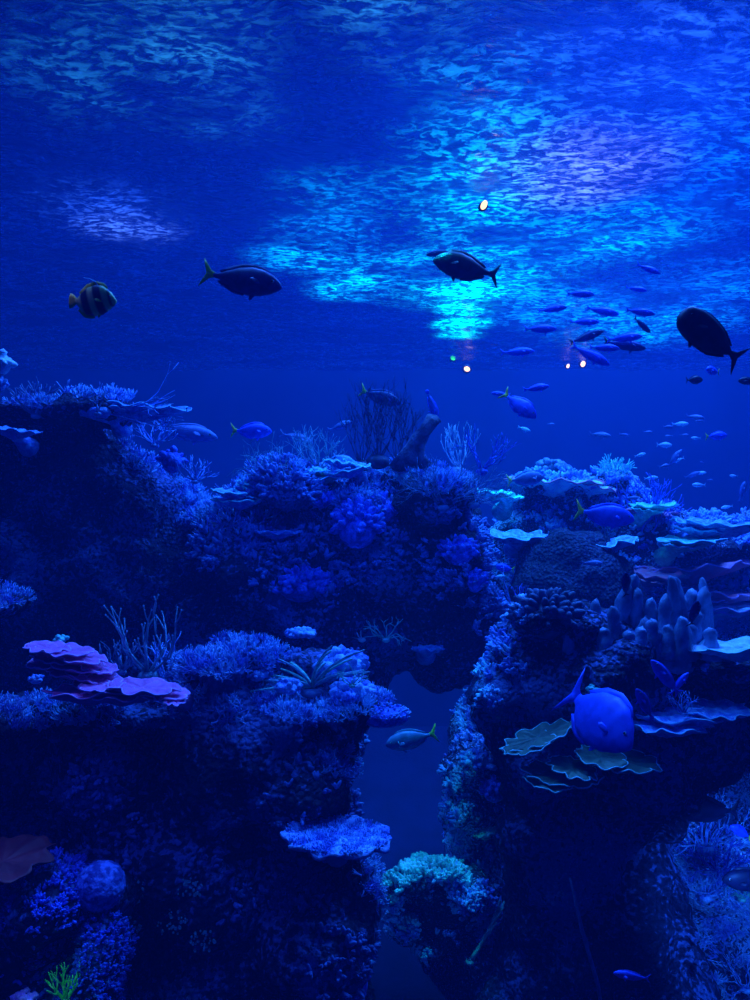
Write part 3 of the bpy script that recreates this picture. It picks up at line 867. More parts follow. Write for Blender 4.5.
def leather(name, label, px, py, Y, w_px, fingers, seed):
    rnd = random.Random(seed)
    e = empty(name, P(px, py, Y), label, 'coral')
    mb = MB(); mb.ball(Vector((0, .1, -S(16, Y))), S(w_px, Y), 32, 20, (1, .55, .36))
    for i_, q in enumerate(mb.v):
        mb.v[i_] = q + (q - Vector((0, .1, -S(16, Y)))).normalized() * .035 * noise.noise(q * 9)
    mb.build('base', 'leather', e)
    for dx, h, r in fingers:
        mb = MB()
        x = S(dx, Y); hh = S(h, Y); rr = S(r, Y)
        y = rnd.uniform(-.12, .12); lx = rnd.uniform(-.12, .12) * hh
        hh *= .94
        ly = rnd.uniform(-.15, .1) * hh; lx = rnd.uniform(-.16, .16) * hh
        pts = [Vector((x, y, -S(10, Y)))]; rad = [rr * 1.7]
        for t in (0, .2, .4, .6, .75, .86, .93, .98, 1.0):
            pts.append(Vector((x + lx * t * t, y + ly * t, hh * t)))
            bul = 1.15 - .35 * t + .1 * math.sin(t * 9 + dx)
            cap_ = 1 if t < .75 else math.sqrt(max(.02, 1 - ((t - .75) / .25) ** 2 * .93))
            rad.append(rr * bul * cap_)
        mb.tube(pts, rad, 14)
        for i_, q in enumerate(mb.v):
            mb.v[i_] = q + Vector((noise.noise(q * 22), noise.noise(q * 22 + Vector((4, 0, 0))), 0)) * rr * .35
        mb.build('finger', 'leather', e)
    return e


leather('leather_coral', 'finger leather coral with three tall fingers behind the upright dark fish', 645, 632, 5.5, 66,
        [(-48, 34, 6), (-36, 30, 6), (-22, 50, 8), (-14, 60, 8), (-8, 46, 7), (4, 36, 7), (14, 42, 6), (22, 34, 7), (30, 60, 6), (36, 58, 6), (42, 36, 8), (50, 44, 8), (58, 48, 7), (66, 56, 6)], 140)
leather('leather_coral', 'low stubby finger leather coral in front of the tall fingers', 612, 646, 5.35, 56,
        [(-42, 20, 6), (-30, 26, 7), (-18, 16, 6), (-8, 20, 7), (4, 28, 7), (14, 18, 6), (24, 22, 7), (34, 30, 7), (44, 18, 6)], 141)
leather('leather_coral', 'stubby finger leather coral at the outer end of the column top', 672, 646, 5.38, 44,
        [(-30, 22, 6), (-20, 30, 7), (-8, 24, 7), (4, 34, 8), (14, 26, 7), (24, 36, 8), (32, 22, 6)], 142)
plate_coral('plate_coral', 'flat pale shelf coral with bright rim beside the leather fingers', 742, 648, 5.2, [(0, 0, 46, .3, .06, -.06)], 'pale', 'olive_rim', 143)
# foliose plates on the column
plate_coral('plate_coral', 'olive leaf-like plate coral beside the round blue fish', 540, 738, 5.0, [(0, 0, 36, .2, .35, -.35), (-12, 6, 26, .2, .3, -.3)], 'olive', 'olive_rim', 150)
plate_coral('plate_coral', 'olive ruffled plate coral below the round blue fish, lower one', 562, 776, 4.9, [(0, 0, 38, .22, .5, .1), (-14, 4, 24, .2, .4, .1), (10, -8, 24, .2, .5, .2)], 'olive', 'olive_rim', 151)
plate_coral('plate_coral', 'olive plate coral with bright curved rim under the round blue fish', 620, 762, 4.95, [(0, 0, 40, .24, .5, .12), (-20, -6, 24, .2, .6, .1)], 'olive', 'olive_rim', 152)
plate_coral('plate_coral', 'thin bright-rimmed plate coral spreading below the diagonal fish', 690, 716, 5.1, [(0, 0, 52, .3, .16, -.03), (-24, 8, 40, .3, .14, 0), (30, -5, 30, .3, .12, -.05)], 'blue', 'tip', 153)
branch_coral('staghorn_coral', 'bright blue branching coral under the tail of the diagonal fish', 'coral', 684, 714, 22, 'blue', 154, Y=5.0, n=8, depth=2, spread=.8, r=.035, wide=1.6)
knob_coral('knob_coral', 'small cyan tuft coral just above the round blue fish', 596, 690, 20, 'cyan', 155, n=14, flat=.5)
# coral on pillar and slope
plate_coral('plate_coral', 'teal leaf plate low on the slim pillar', 486, 832, 6.3, [(0, 0, 12, .1, .4, -.3)], 'teal', None, 156)
knob_coral('knob_coral', 'blue lobed coral on the slim pillar top', 478, 762, 36, 'blue', 157, Y=6.4, n=50, knob=.18)
knob_coral('knob_coral', 'royal blue lobed coral on the outer side of the slim pillar', 494, 790, 30, 'royal', 158, Y=6.3, n=50, knob=.2, flat=1)
knob_coral('knob_coral', 'royal blue lobed coral beside the cave mouth', 476, 896, 34, 'royal', 159, Y=5.9, n=60, knob=.18, flat=.8)
knob_coral('knob_coral', 'cyan lobed coral on the brow of the cave mouth', 428, 874, 30, 'cyan', 160, Y=6.0, n=50, knob=.16, flat=.35)
knob_coral('knob_coral', 'small cyan lobed coral at the outer corner of the cave mouth', 396, 890, 20, 'cyan', 163, Y=6.0, n=30, knob=.2, flat=.7)
branch_coral('whip_coral', 'pale leaning whip coral at the foot of the column', 'coral', 470, 962, 72, 'teal', 161, Y=5.7, n=2, depth=1, spread=.15, r=.035, lean=(.7, 0), wide=.2, up=.1)
for i, (px, py, sz, mm, lb) in enumerate(((706, 850, 60, 'blue', 'long-twigged blue coral spraying out from the slope'), (722, 880, 56, 'royal', 'royal blue branching coral in the middle of the slope'),
                                      (706, 898, 40, 'blue', 'blue branching coral lower on the slope near the column'), (690, 960, 34, 'blue', 'pale blue branching coral near the foot of the slope'),
                                      (742, 900, 26, 'teal', 'greenish branching coral at the picture edge of the slope'), (746, 990, 34, 'blue', 'blue branching coral in the bottom corner of the slope'),
                                      (674, 812, 22, 'pale', 'small pale coral on the column edge above the slope'))):
    branch_coral('staghorn_coral', lb, 'coral', px, py, sz, mm, 170 + i, Y=6.2, n=13, depth=3, spread=.6, r=.018, wide=1.5, up=.02)
# bottom of the near wall
rnd = random.Random(180)
e = empty('brain_coral', P(100, 886, 4.05), 'round brain coral beside the blue crusted mound', 'coral')
bm = bmesh.new(); bmesh.ops.create_icosphere(bm, subdivisions=5, radius=S(24, 4.05))
for vv in bm.verts:
    g = noise.noise(vv.co * 22 + Vector((3, 3, 3)))
    vv.co *= 1 + .05 * (1 - min(1, abs(g) * 5)) ; vv.co.z *= .95
me = bpy.data.meshes.new('dome'); bm.to_mesh(me); bm.free(); me.materials.append(M['brain'])
me.polygons.foreach_set('use_smooth', [True] * len(me.polygons))
o = bpy.data.objects.new('dome', me); COL.objects.link(o); o.parent = e
mb = MB(); mb.tube([Vector((0, .25, -.2)), Vector((0, .04, -.06))], [.14, .1], 10); mb.build('stalk', 'rock', e)
branch_coral('staghorn_coral', 'vivid green branching coral at the bottom', 'coral', 66, 1000, 30, 'green', 181, Y=3.75, n=10, depth=2, spread=.55, r=.045, wide=1.0)
for i, (px, py, sz, lb) in enumerate(((138, 886, 30, 'teal polyp cluster beside the brain coral, higher one'), (132, 920, 24, 'small teal polyp cluster beneath the higher cluster'),
                                      (175, 918, 30, 'dim teal polyp cluster on the dark wall, middle of three'), (192, 885, 24, 'dim teal polyp cluster on the dark wall, topmost of three'),
                                      (205, 935, 26, 'dim teal polyp cluster on the dark wall, lowest of three'))):
    c = P(px, py, 4.5)
    e = empty('polyp_coral', c, lb, 'coral')
    mb = MB(); mb.ball(Vector((0, .05, 0)), S(sz * .42, 4.5), 12, 8, (1, .6, .8)); mb.build('base', 'rock', e)
    mb = MB()
    for k in range(34):
        a = rnd.uniform(0, 2 * PI); q = math.sqrt(rnd.random()) * S(sz * .5, 4.5)
        mb.ball(Vector((math.cos(a) * q, -.05 + rnd.uniform(-.03, .03), math.sin(a) * q * .8)), rnd.uniform(.005, .011), 6, 4)
    mb.build('polyps', 'cyan', e)
mb = MB()
mb.tube([P(570, 878, 5.0) - P(570, 878, 5.0), P(582, 930, 5.0) - P(570, 878, 5.0), P(598, 985, 5.0) - P(570, 878, 5.0), P(606, 1040, 5.0) - P(570, 878, 5.0)], [.006, .014, .014, .012], 7)
o = mb.build('whip_coral', 'mid_branch'); o.location = P(570, 878, 5.0)
tag(o, 'faint thin whip coral standing before the dark column', 'coral')
knob_coral('knob_coral', 'small blue coral on the wall next to the purple plates', 36, 680, 16, 'blue', 190, Y=4.7, n=16)
knob_coral('knob_coral', 'small bright coral peeking over the highest purple plate', 60, 640, 16, 'cyan', 191, Y=4.9, n=14)
knob_coral('knob_coral', 'blue coral clump beside the end of the long purple plate', 188, 688, 20, 'blue', 192, Y=4.8, n=20)
branch_coral('staghorn_coral', 'thin upright blue coral under the end of the long purple plate', 'coral', 163, 726, 26, 'blue', 193, Y=4.7, n=4, depth=1, spread=.3, r=.03, wide=.4)
knob_coral('knob_coral', 'blue crusted coral at the foot of the wall beside the arch gap', 356, 985, 30, 'royal', 194, Y=4.7, n=40, knob=.2, flat=1.2)


# ------------------------------------------------------------------ fish
def interp(tab, t):
    for i in range(len(tab) - 1):
        if tab[i][0] <= t <= tab[i + 1][0]:
            a, b = tab[i], tab[i + 1]
            k = (t - a[0]) / (b[0] - a[0] + 1e-9)
            k2 = k * k * (3 - 2 * k) * .35 + k * .65
            return [a[j] + (b[j] - a[j]) * k2 for j in range(1, len(a))]
    return list(tab[-1][1:])


# x from nose (0) to tail root (1): top, bottom, half-width as shares of body height
PROFILE = {
    'oval': [(0, .03, -.05, .03), (.05, .2, -.16, .1), (.15, .36, -.3, .2), (.3, .48, -.43, .26), (.45, .5, -.48, .27), (.62, .42, -.42, .22), (.8, .24, -.25, .13), (.93, .09, -.1, .06), (1, .075, -.085, .04)],
    'slim': [(0, .03, -.05, .04), (.06, .22, -.2, .16), (.2, .42, -.38, .3), (.4, .5, -.47, .34), (.6, .42, -.42, .3), (.8, .24, -.26, .18), (.94, .11, -.12, .08), (1, .1, -.11, .05)],
    'disc': [(0, .02, -.06, .03), (.06, .14, -.16, .08), (.16, .3, -.28, .14), (.32, .46, -.42, .18), (.5, .5, -.48, .19), (.7, .42, -.44, .16), (.86, .24, -.28, .09), (.95, .1, -.12, .05), (1, .09, -.1, .03)],
    'uni': [(0, .12, -.12, .05), (.03, .3, -.24, .14), (.1, .42, -.36, .22), (.25, .5, -.45, .27), (.45, .5, -.5, .27), (.65, .42, -.44, .22), (.83, .24, -.27, .12), (.95, .07, -.09, .05), (1, .06, -.07, .03)],
}


def fin(name, outline, thick, m, parent, loc=(0, 0, 0), rot=(0, 0, 0), wav=0.0):
    """solid fin: outline in the XZ plane around its root, thinner at the edge, slightly waved"""
    n = len(outline)
    cx = sum(p[0] for p in outline) / n; cz = sum(p[1] for p in outline) / n
    v = []; f = []
    for s in (1, -1):
        for x, z in outline:
            v.append((x, s * thick * .25 + wav * math.sin(x * 40 + z * 30), z))
        for x, z in outline:
            v.append(((x + cx) / 2, s * thick + wav * .5, (z + cz) / 2))
        v.append((cx, s * thick * 1.1, cz))
    o = 2 * n + 1
    for i in range(n):
        j = (i + 1) % n
        f.append((i, j, n + j, n + i)); f.append((n + i, n + j, 2 * n))
        f.append((o + j, o + i, o + n + i, o + n + j)); f.append((o + n + j, o + n + i, o + 2 * n))
        f.append((j, i, o + i, o + j))
    ob = link(name, v, f, m, parent, smooth=True)
    ob.location = loc; ob.rotation_euler = rot
    return ob


def make_fish(kind, H, body_m, tail_m, fin_m, tail='fork', dorsal=.09, parts=True, name='fish', pale_bar=False):
    """fish of length 1 nose at +x; returns the root"""
    root = empty(name, (0, 0, -200))
    x0, x1 = .5, -.34
    tab = PROFILE[kind]
    v = []; f = []
    ns, nr = 22, 14
    for i in range(ns + 1):
        t = i / ns
        tp, bt, w = interp(tab, t)
        tp *= H; bt *= H; w *= H
        x = x0 + (x1 - x0) * t
        c = (tp + bt) / 2; h = (tp - bt) / 2
        for j in range(nr):
            a = 2 * PI * j / nr
            ca, sa = math.cos(a), math.sin(a)
            v.append((x, w * math.copysign(abs(ca) ** .9, ca), c + h * sa))
    for i in range(ns):
        for j in range(nr):
            q = i * nr
            f.append((q + j, q + (j + 1) % nr, q + nr + (j + 1) % nr, q + nr + j))
    f.append(tuple(range(nr))[::-1]); f.append(tuple(ns * nr + j for j in range(nr)))
    link('body', v, f, body_m, root)
    th = H * .09
    # tail fin
    if tail == 'fork':
        ol = [(0, th * .9), (-.06, th * 1.6), (-.13, H * .38), (-.17, H * .5), (-.155, H * .34), (-.115, H * .1), (-.1, 0), (-.115, -H * .1), (-.155, -H * .34), (-.17, -H * .5), (-.13, -H * .38), (-.06, -th * 1.6), (0, -th * .9)]
    elif tail == 'lyre':
        ol = [(0, th * .9), (-.05, th * 2), (-.09, H * .3), (-.13, H * .46), (-.17, H * .6), (-.13, H * .32), (-.09, H * .12), (-.08, 0), (-.09, -H * .12), (-.13, -H * .32), (-.17, -H * .6), (-.13, -H * .46), (-.09, -H * .3), (-.05, -th * 2), (0, -th * .9)]
    else:
        ol = [(0, th), (-.06, H * .2), (-.13, H * .24), (-.15, H * .12), (-.155, 0), (-.15, -H * .12), (-.13, -H * .24), (-.06, -H * .2), (0, -th)]
    fin('tail_fin', ol, .008, tail_m, root, (x1 + .02, 0, 0), (0, 0, .12))

    def along(ts, k, side):
        r = []
        for t in ts:
            tp, bt, w = interp(tab, t)
            r.append((x0 + (x1 - x0) * t, (tp if side > 0 else bt) * H - side * .012))
        o = []
        m = len(ts)
        for i, (x, z) in enumerate(r):
            s = i / (m - 1)
            e = k * (.35 + .65 * math.sin(PI * min(1, s * .85 + .12)) ** .6)
            o.append((x - .03 * s - .01, z + side * e))
        return r + o[::-1]
    fin('dorsal_fin', along([.22, .3, .4, .5, .6, .7, .8, .88], dorsal, 1), .006, fin_m, root, wav=.002)
    fin('anal_fin', along([.5, .58, .66, .74, .82, .88], dorsal * .85, -1), .006, fin_m, root, wav=.002)
    tp, bt, w = interp(tab, .3)
    if parts:
        for s in (1, -1):
            fin('pectoral_fin', [(0, .01), (-.05, .03), (-.11, .015), (-.13, -.02), (-.09, -.045), (-.04, -.035), (0, -.012)], .005, fin_m, root,
                (x0 + (x1 - x0) * .28, s * w * H * .94, -H * .06), (s * .5, .3, -s * .45))
        fin('pelvic_fin', [(0, 0), (-.03, -.055), (-.06, -.085), (-.075, -.05), (-.07, 0)], .005, fin_m, root, (x0 + (x1 - x0) * .34, 0, bt * H + .012))
        tp, bt, w = interp(tab, .13)
        for s in (1, -1):
            mb = MB(); mb.ball(Vector((0, 0, 0)), .021, 10, 7, (1, .5, 1))
            e = mb.build('eye', 'eye_ring', root); e.location = (x0 + (x1 - x0) * .13, s * w * H * .86, H * .11)
            mb = MB(); mb.ball(Vector((0, s * .006, 0)), .013, 8, 6, (1, .6, 1)); mb.build('pupil', 'eye', e)
        if pale_bar:
            tp, bt, w = interp(tab, .26)
            for s in (1, -1):
                mb = MB(); mb.tube([Vector((.262, s * w * H * .98, .05)), Vector((.255, s * w * H * 1.02, 0)), Vector((.26, s * w * H * .93, -.07))], [.006, .009, .005], 6)
                mb.build('gill_bar', 'scar', root)
    return root


PROTO = {
    'yellowtail': make_fish('oval', .34, M['fish_navy'], M['yellow'], M['fish_navy'], 'fork', .05, pale_bar=False),
    'yellowtail_bar': make_fish('oval', .37, M['fish_steel'], M['yellow'], M['fish_steel'], 'fork', .045, pale_bar=True),
    'blue_yt': make_fish('oval', .38, M['fish_blue'], M['yellow'], M['fish_blue'], 'fork', .05),
    'dark': make_fish('oval', .38, M['fish_dark'], M['fish_dark'], M['fish_dark'], 'fork', .05),
    'uni': make_fish('uni', .43, M['fish_dark'], M['fish_dark'], M['fish_dark'], 'fork', .035),
    'fusilier': make_fish('slim', .24, M['fish_blue'], M['fish_blue'], M['fish_blue'], 'fork', .035),
    'fusilier_dark': make_fish('slim', .24, M['fish_navy'], M['fish_dark'], M['fish_navy'], 'fork', .035),
    'blade': make_fish('slim', .24, M['fish_mid'], M['fish_blue'], M['fish_blue'], 'trunc', .04),
    'pale': make_fish('slim', .27, M['fish_pale'], M['fish_pale'], M['fish_pale'], 'fork', .04),
    'steel': make_fish('slim', .26, M['fish_steel'], M['fish_steel'], M['fish_steel'], 'fork', .04),
    'round': make_fish('disc', .62, M['fish_blue'], M['fish_blue'], M['fish_blue'], 'fork', .06),
    'butterfly': make_fish('disc', .6, M['stripes'], M['yellow'], M['yellow'], 'trunc', .08),
}


def fish(kind, px, py, Y, L_px, left, up, label, group=None, yaw=0, roll=0, name='reef_fish', cat='fish'):
    """left: faces left; up: degrees the head points above level; yaw: degrees turned away from broadside"""
    r = copy_tree(PROTO[kind])
    r.name = name
    r.location = P(px, py, Y)
    s = S(L_px, Y)
    a = math.radians(up)
    R = Matrix.Rotation(a if left else -a, 3, 'Y') @ Matrix.Rotation(math.radians((180 if left else 0) + yaw), 3, 'Z') @ Matrix.Rotation(math.radians(roll), 3, 'X')
    r.rotation_mode = 'XYZ'
    r.rotation_euler = R.to_euler()
    r.scale = (s, s, s)
    tag(r, label, cat, group)
    return r


fish('butterfly', 92, 301, 4.0, 54, False, -3, 'yellow and black banded deep-bodied fish in open water', yaw=-12, name='bannerfish')
banner = [o for o in COL.objects if o.name.startswith('bannerfish')][0]
mb = MB(); mb.tube([Vector((.12, 0, .28)), Vector((.04, 0, .36)), Vector((-.08, 0, .41)), Vector((-.22, .02, .44))], [.014, .012, .009, .004], 6)
mb.build('streamer', 'tip', banner)
fish('yellowtail', 241, 280, 4.6, 86, False, -13, 'dark navy oval fish with yellow tail below the rippled surface', yaw=-8, name='surgeonfish')
fish('dark', 467, 268, 5.6, 70, True, 11, 'dark oval fish against the cyan rippled patch of the surface', yaw=6, name='surgeonfish')
fish('fusilier_dark', 440, 253, 6.6, 28, True, -8, 'small dark fish just above the head of the dark oval fish')
fish('uni', 711, 338, 4.2, 80, True, 36, 'big dark oval fish head-up near the surface at the open-water side', yaw=3, name='surgeonfish')
G1 = 'slim blue fish of the school under the surface'
LB1 = 'slim bright blue fish of the loose school under the rippled surface'
for i, (px, py, L, left, up, k) in enumerate((
        (540, 329, 36, False, 2, 'fusilier'), (552, 309, 30, False, 5, 'fusilier'), (580, 294, 32, False, 2, 'fusilier'), (602, 311, 34, False, -14, 'fusilier'),
        (584, 322, 30, False, -2, 'fusilier'), (640, 312, 32, False, -8, 'fusilier'), (642, 325, 24, False, -40, 'fusilier_dark'), (586, 337, 36, False, 18, 'fusilier_dark'),
        (624, 338, 36, False, 4, 'fusilier'), (624, 345, 44, False, -10, 'fusilier_dark'), (604, 348, 32, False, -2, 'fusilier'), (590, 355, 44, False, -28, 'fusilier'),
        (648, 269, 26, False, -22, 'fusilier'), (636, 289, 22, False, -12, 'fusilier'), (517, 352, 34, False, 0, 'fusilier'), (536, 388, 30, False, 10, 'fusilier'), (501, 394, 20, True, 5, 'fusilier'))):
    names = {6: 'short dark blue fish of the school diving steeply', 7: 'dark slim fish of the school with head raised', 9: 'longest dark blue fish in the middle of the school',
             11: 'bright blue fish of the school sloping steeply down', 12: 'topmost small blue fish above the school', 15: 'slim blue fish above the yellow-tailed diving fish'}
    fish(k, px, py, 7.0 + .12 * (i % 5), L, left, up, names.get(i, LB1), None if i in names else G1, yaw=random.Random(i).uniform(-15, 15))
fish('blue_yt', 519, 405, 7.0, 44, False, -42, 'blue fish with pale tail diving under the surface lamps', yaw=-20)
fish('dark', 694, 380, 7.5, 22, False, 3, 'small dark roundish fish below the big dark oval fish', yaw=20)
fish('blue_yt', 713, 371, 8.0, 22, True, 3, 'small blurred blue fish beside the small dark roundish fish', yaw=30)
fish('dark', 748, 381, 7.0, 20, True, 0, 'small dark fish at the picture edge below the big dark oval fish')
fish('blue_yt', 604, 515, 7.0, 60, False, -10, 'blue yellow-tailed fish before the pink far plates', yaw=-5, name='surgeonfish')
fish('yellowtail_bar', 525, 479, 8.8, 40, False, 6, 'hazy pale-tailed fish over the pink-edged roof plate', yaw=8)
fish('steel', 592, 563, 7.6, 22, False, -2, 'tiny grey fish before the dark far boulder')
fish('yellowtail', 380, 397, 7.7, 44, False, -18, 'pale-backed fish half hidden behind the dark sea fan', yaw=10)
fish('blade', 432, 405, 7.7, 34, False, -70, 'thin fish hanging vertically above the leaning stump')
fish('blue_yt', 251, 431, 7.5, 42, False, -2, 'blue fish with small yellow tail over the crest saddle')
fish('steel', 296, 438, 8.0, 36, False, -16, 'pale slender fish ahead of the blue yellow-tailed one over the saddle')
fish('steel', 185, 432, 8.0, 66, False, -10, 'faint long slender fish above the sloping crest')
fish('pale', 343, 458, 7.0, 22, False, -16, 'small pale fish resting at the foot of the sea fans')
fish('steel', 340, 426, 8.2, 26, False, 20, 'faint oval fish beyond the sea fans')
fish('yellowtail_bar', 412, 739, 6.0, 54, True, -12, 'pale fish with green-yellow tail swimming in the arch opening', yaw=4, name='surgeonfish')
fish('round', 598, 717, 4.5, 96, False, -42, 'large round bright blue fish turned toward the viewer before the column', yaw=-58, roll=6, name='surgeonfish')
fish('blade', 645, 705, 4.6, 46, True, 58, 'dark slim fish pointing up beside the round blue fish', yaw=20)
fish('fusilier', 666, 678, 4.6, 54, True, 48, 'blue slim fish slanting up above the bright-rimmed plate', yaw=15)
fish('fusilier', 679, 684, 4.8, 30, False, 50, 'grey-blue fish crossing behind the slanting slim fish')
fish('fusilier_dark', 626, 585, 4.5, 38, True, 72, 'slim dark upright fish over the tall leather fingers', yaw=40)
fish('fusilier_dark', 694, 614, 4.5, 44, True, 77, 'slim dark upright fish before the outer leather fingers', yaw=45)
fish('fusilier', 632, 976, 4.3, 38, True, 9, 'bright blue fish low against the dark column')
fish('dark', 708, 810, 5.4, 66, True, 2, 'dim dark oval fish hovering over the slope coral')
fish('blue_yt', 741, 832, 5.6, 26, True, 30, 'bright blue fish at the picture edge above the slope coral')
fish('dark', 752, 880, 5.0, 60, True, 0, 'black rounded fish cut off by the picture edge at the slope')
fish('blue_yt', 524, 496, 8.2, 1, False, 0, 'x') if False else None
# cluster of far small fish
G2 = 'tiny pale fish far off over the reef flat'
LB2 = 'tiny pale fish far off in the haze over the reef flat'
names = {0: 'small pale fish below the vertical thin one in open water', 1: 'long pale fish high in the far scatter of fish', 13: 'bright blue fish largest among the far scatter',
         10: 'pale fish with raised fins in the middle of the far scatter'}
for i, (px, py, L, left, up, k) in enumerate((
        (524, 429, 14, False, -20, 'pale'), (600, 435, 22, False, -8, 'steel'), (624, 435, 14, False, -10, 'steel'), (648, 432, 10, False, 0, 'steel'), (664, 445, 20, False, 0, 'pale'),
        (680, 424, 16, False, 0, 'pale'), (668, 427, 14, False, 0, 'steel'), (695, 417, 18, False, -12, 'steel'), (700, 421, 10, True, 0, 'steel'), (669, 436, 8, True, 0, 'steel'),
        (674, 459, 24, False, 52, 'steel'), (678, 460, 14, True, -20, 'pale'), (664, 466, 14, False, 12, 'steel'), (716, 436, 22, False, 3, 'blue_yt'), (696, 438, 10, True, 0, 'pale'),
        (640, 455, 12, False, 15, 'pale'), (651, 478, 14, False, 5, 'pale'), (700, 473, 12, False, 4, 'pale'), (699, 485, 16, True, 0, 'pale'), (734, 476, 10, True, 5, 'pale'),
        (702, 462, 6, True, 10, 'steel'), (727, 507, 12, True, -10, 'pale'), (692, 475, 16, False, 22, 'steel'), (742, 492, 22, False, 80, 'steel'), (710, 480, 8, False, 0, 'steel'),
        (632, 498, 14, False, 0, 'steel'), (684, 435, 9, False, 0, 'steel'), (551, 424, 8, False, 0, 'steel'))):
    fish(k, px, py, 9.2 + .15 * (i % 6), L, left, up, names.get(i, LB2), None if i in names else G2, yaw=random.Random(i + 50).uniform(-25, 25))
fish('pale', 498, 577, 7.6, 14, False, 8, 'small cyan-lit fish in the gap before the far reef', name='reef_fish')
fish('blue_yt', 505, 568, 8.0, 20, True, 10, 'blue fish above the small cyan-lit fish in the gap')
fish('steel', 638, 518, 9.0, 1, False, 0, 'x') if False else None
for k in list(PROTO.values()):
    for c in list(k.children_recursive): bpy.data.objects.remove(c)
    bpy.data.objects.remove(k)

# ------------------------------------------------------------------ visible lamps
def lamp(px, py, Y, r, col, strength, label, el=1.6, m2=None):
    e = empty('spot_lamp', P(px, py, Y), label, 'lamp')
    mb = MB(); mb.tube([Vector((0, .02, 0)), Vector((0, .1, .02)), Vector((0, .2, .05))], [r * 1.5, r * 1.5, r * .9], 12)
    mb.build('housing', 'metal', e)
    mb = MB(); mb.ball(Vector((0, 0, 0)), r, 12, 8, (1, .5, el))
    o = mb.build('lens', emit_mat('lamp_glow', col, strength), e)
    o.rotation_euler = (0, .45, 0)
    return e


lamp(484, 205, 6.3, .026, (1.0, .62, .35), 2.2, 'warm lamp glowing at the water surface above the school', 1.7)
lamp(467, 369, 13.9, .06, (1.0, .6, .35), 2.2, 'warm lamp at the waterline beside the green one', .8)
lamp(453, 358, 13.9, .05, (.03, 1.0, .2), 2, 'small green lamp at the waterline', .8)
lamp(583, 364, 13.9, .045, (1.0, .6, .4), 2.2, 'warm lamp at the waterline under the school, brighter of two', 1.3)
lamp(568, 366, 13.9, .028, (1.0, .65, .5), 2.2, 'warm lamp at the waterline under the school, fainter of two', 1.5)

# ------------------------------------------------------------------ lights
def look(o, target):
    d = Vector(target) - o.location
    o.rotation_euler = d.to_track_quat('-Z', 'Y').to_euler()


# the water lets the big hall lamps through without being lit or casting a shadow itself
CLEAR = bpy.data.collections.new('clear_water')
CLEAR.objects.link(ws)
CLEAR.collection_objects[0].light_linking.link_state = 'EXCLUDE'


def area(name, loc, target, sx, sy, col, power):
    l = bpy.data.lights.new(name, 'AREA'); l.shape = 'RECTANGLE'; l.size = sx; l.size_y = sy
    l.color = col; l.energy = power
    o = bpy.data.objects.new(name, l); COL.objects.link(o); o.location = loc; look(o, target)
    o.light_linking.receiver_collection = CLEAR
    o.light_linking.blocker_collection = CLEAR
    return o


def spotl(name, loc, target, ang, col, power, blend=.6, r=.12):
    l = bpy.data.lights.new(name, 'SPOT'); l.spot_size = math.radians(ang); l.spot_blend = blend
    l.color = col; l.energy = power; l.shadow_soft_size = r
    o = bpy.data.objects.new(name, l); COL.objects.link(o); o.location = loc; look(o, target)
    return o


BL = (0.022, 0.15, 1.0)
area('tank_light', (6.0, 11.0, 16.5), (4.5, 11.0, 0), 5, 4, BL, 4000)
area('tank_light', (-0.5, 9.0, 16.5), (-0.3, 8.0, 0), 3, 2, BL, 1550)
area('tank_light', (-4.0, 6.5, 16.5), (-3, 5.5, 0), 2, 2, BL, 620)


def beam(px, py, col, power, ang=30, hgt=1.6, blend=.5, r=.1):
    """unseen spot added above the water to make one bright patch on the surface"""
    Y = (SURF - CAM.z) * F / (500 - py)
    q = P(px, py, Y)
    return spotl('added_surface_spot', q + Vector((0, 0, hgt)), q + Vector((0.0, 0, -6)), ang, col, power, blend, r)


beam(464, 308, (0.0, .75, .9), 300, 62, .9, .8)
beam(466, 292, (0.0, .7, .9), 240, 62, .9, .9)
beam(462, 324, (0.0, .7, .95), 420, 52, 1.1, .9)
beam(460, 335, (0.0, .65, .95), 420, 48, 1.1, 1)
beam(450, 296, (0.0, .5, .9), 200, 90, 1.2, 1)
beam(500, 285, (0.0, .45, .9), 170, 90, 1.2, 1)
beam(480, 255, (0.0, .45, .9), 150, 90, 1.2, 1)
beam(468, 215, (0.0, .45, .8), 120, 80, 1.0, 1)
beam(470, 178, (0.0, .45, .8), 90, 80, 1.0, 1)
beam(478, 140, (0.0, .35, .8), 60, 80, 1.0, 1)
beam(490, 95, (0.0, .35, .8), 45, 80, 1.0, 1)
beam(580, 172, (.26, .22, .9), 80, 80, 1.2, .9)
beam(520, 190, (.0, .3, 1.0), 90, 100, 1.2, 1)
beam(640, 100, (.02, .14, 1.0), 70, 110, 1.4, 1)
beam(700, 40, (.02, .14, 1.0), 60, 110, 1.4, 1)
beam(560, 60, (.02, .14, 1.0), 26, 110, 1.4, 1)
beam(350, 290, (0.0, .4, 1.0), 190, 70, 1.0, 1)
beam(385, 270, (0.0, .4, 1.0), 170, 90, 1.0, 1)
beam(300, 258, (0.0, .35, 1.0), 120, 80, .9, 1)
beam(330, 235, (0.0, .3, .9), 80, 90, .9, 1)
beam(345, 195, (0.0, .3, .8), 40, 90, .9, 1)
beam(130, 228, (.07, .2, 1.0), 50, 70, .9, .9)
beam(110, 210, (.02, .12, 1.0), 40, 90, .9, 1)
beam(215, 110, (.02, .3, .9), 12, 90, .7, 1)
beam(100, 60, (.02, .35, .8), 20, 110, .9, 1)
beam(190, 30, (.03, .4, .9), 16, 90, .7, 1)
beam(400, 10, (.03, .4, .9), 14, 90, .7, 1)
beam(620, 235, (0.0, .4, .95), 120, 90, 1.2, 1)
beam(560, 250, (0.0, .35, .95), 100, 100, 1.2, 1)
beam(640, 330, (0.0, .3, 1.0), 380, 110, 1.6, 1)
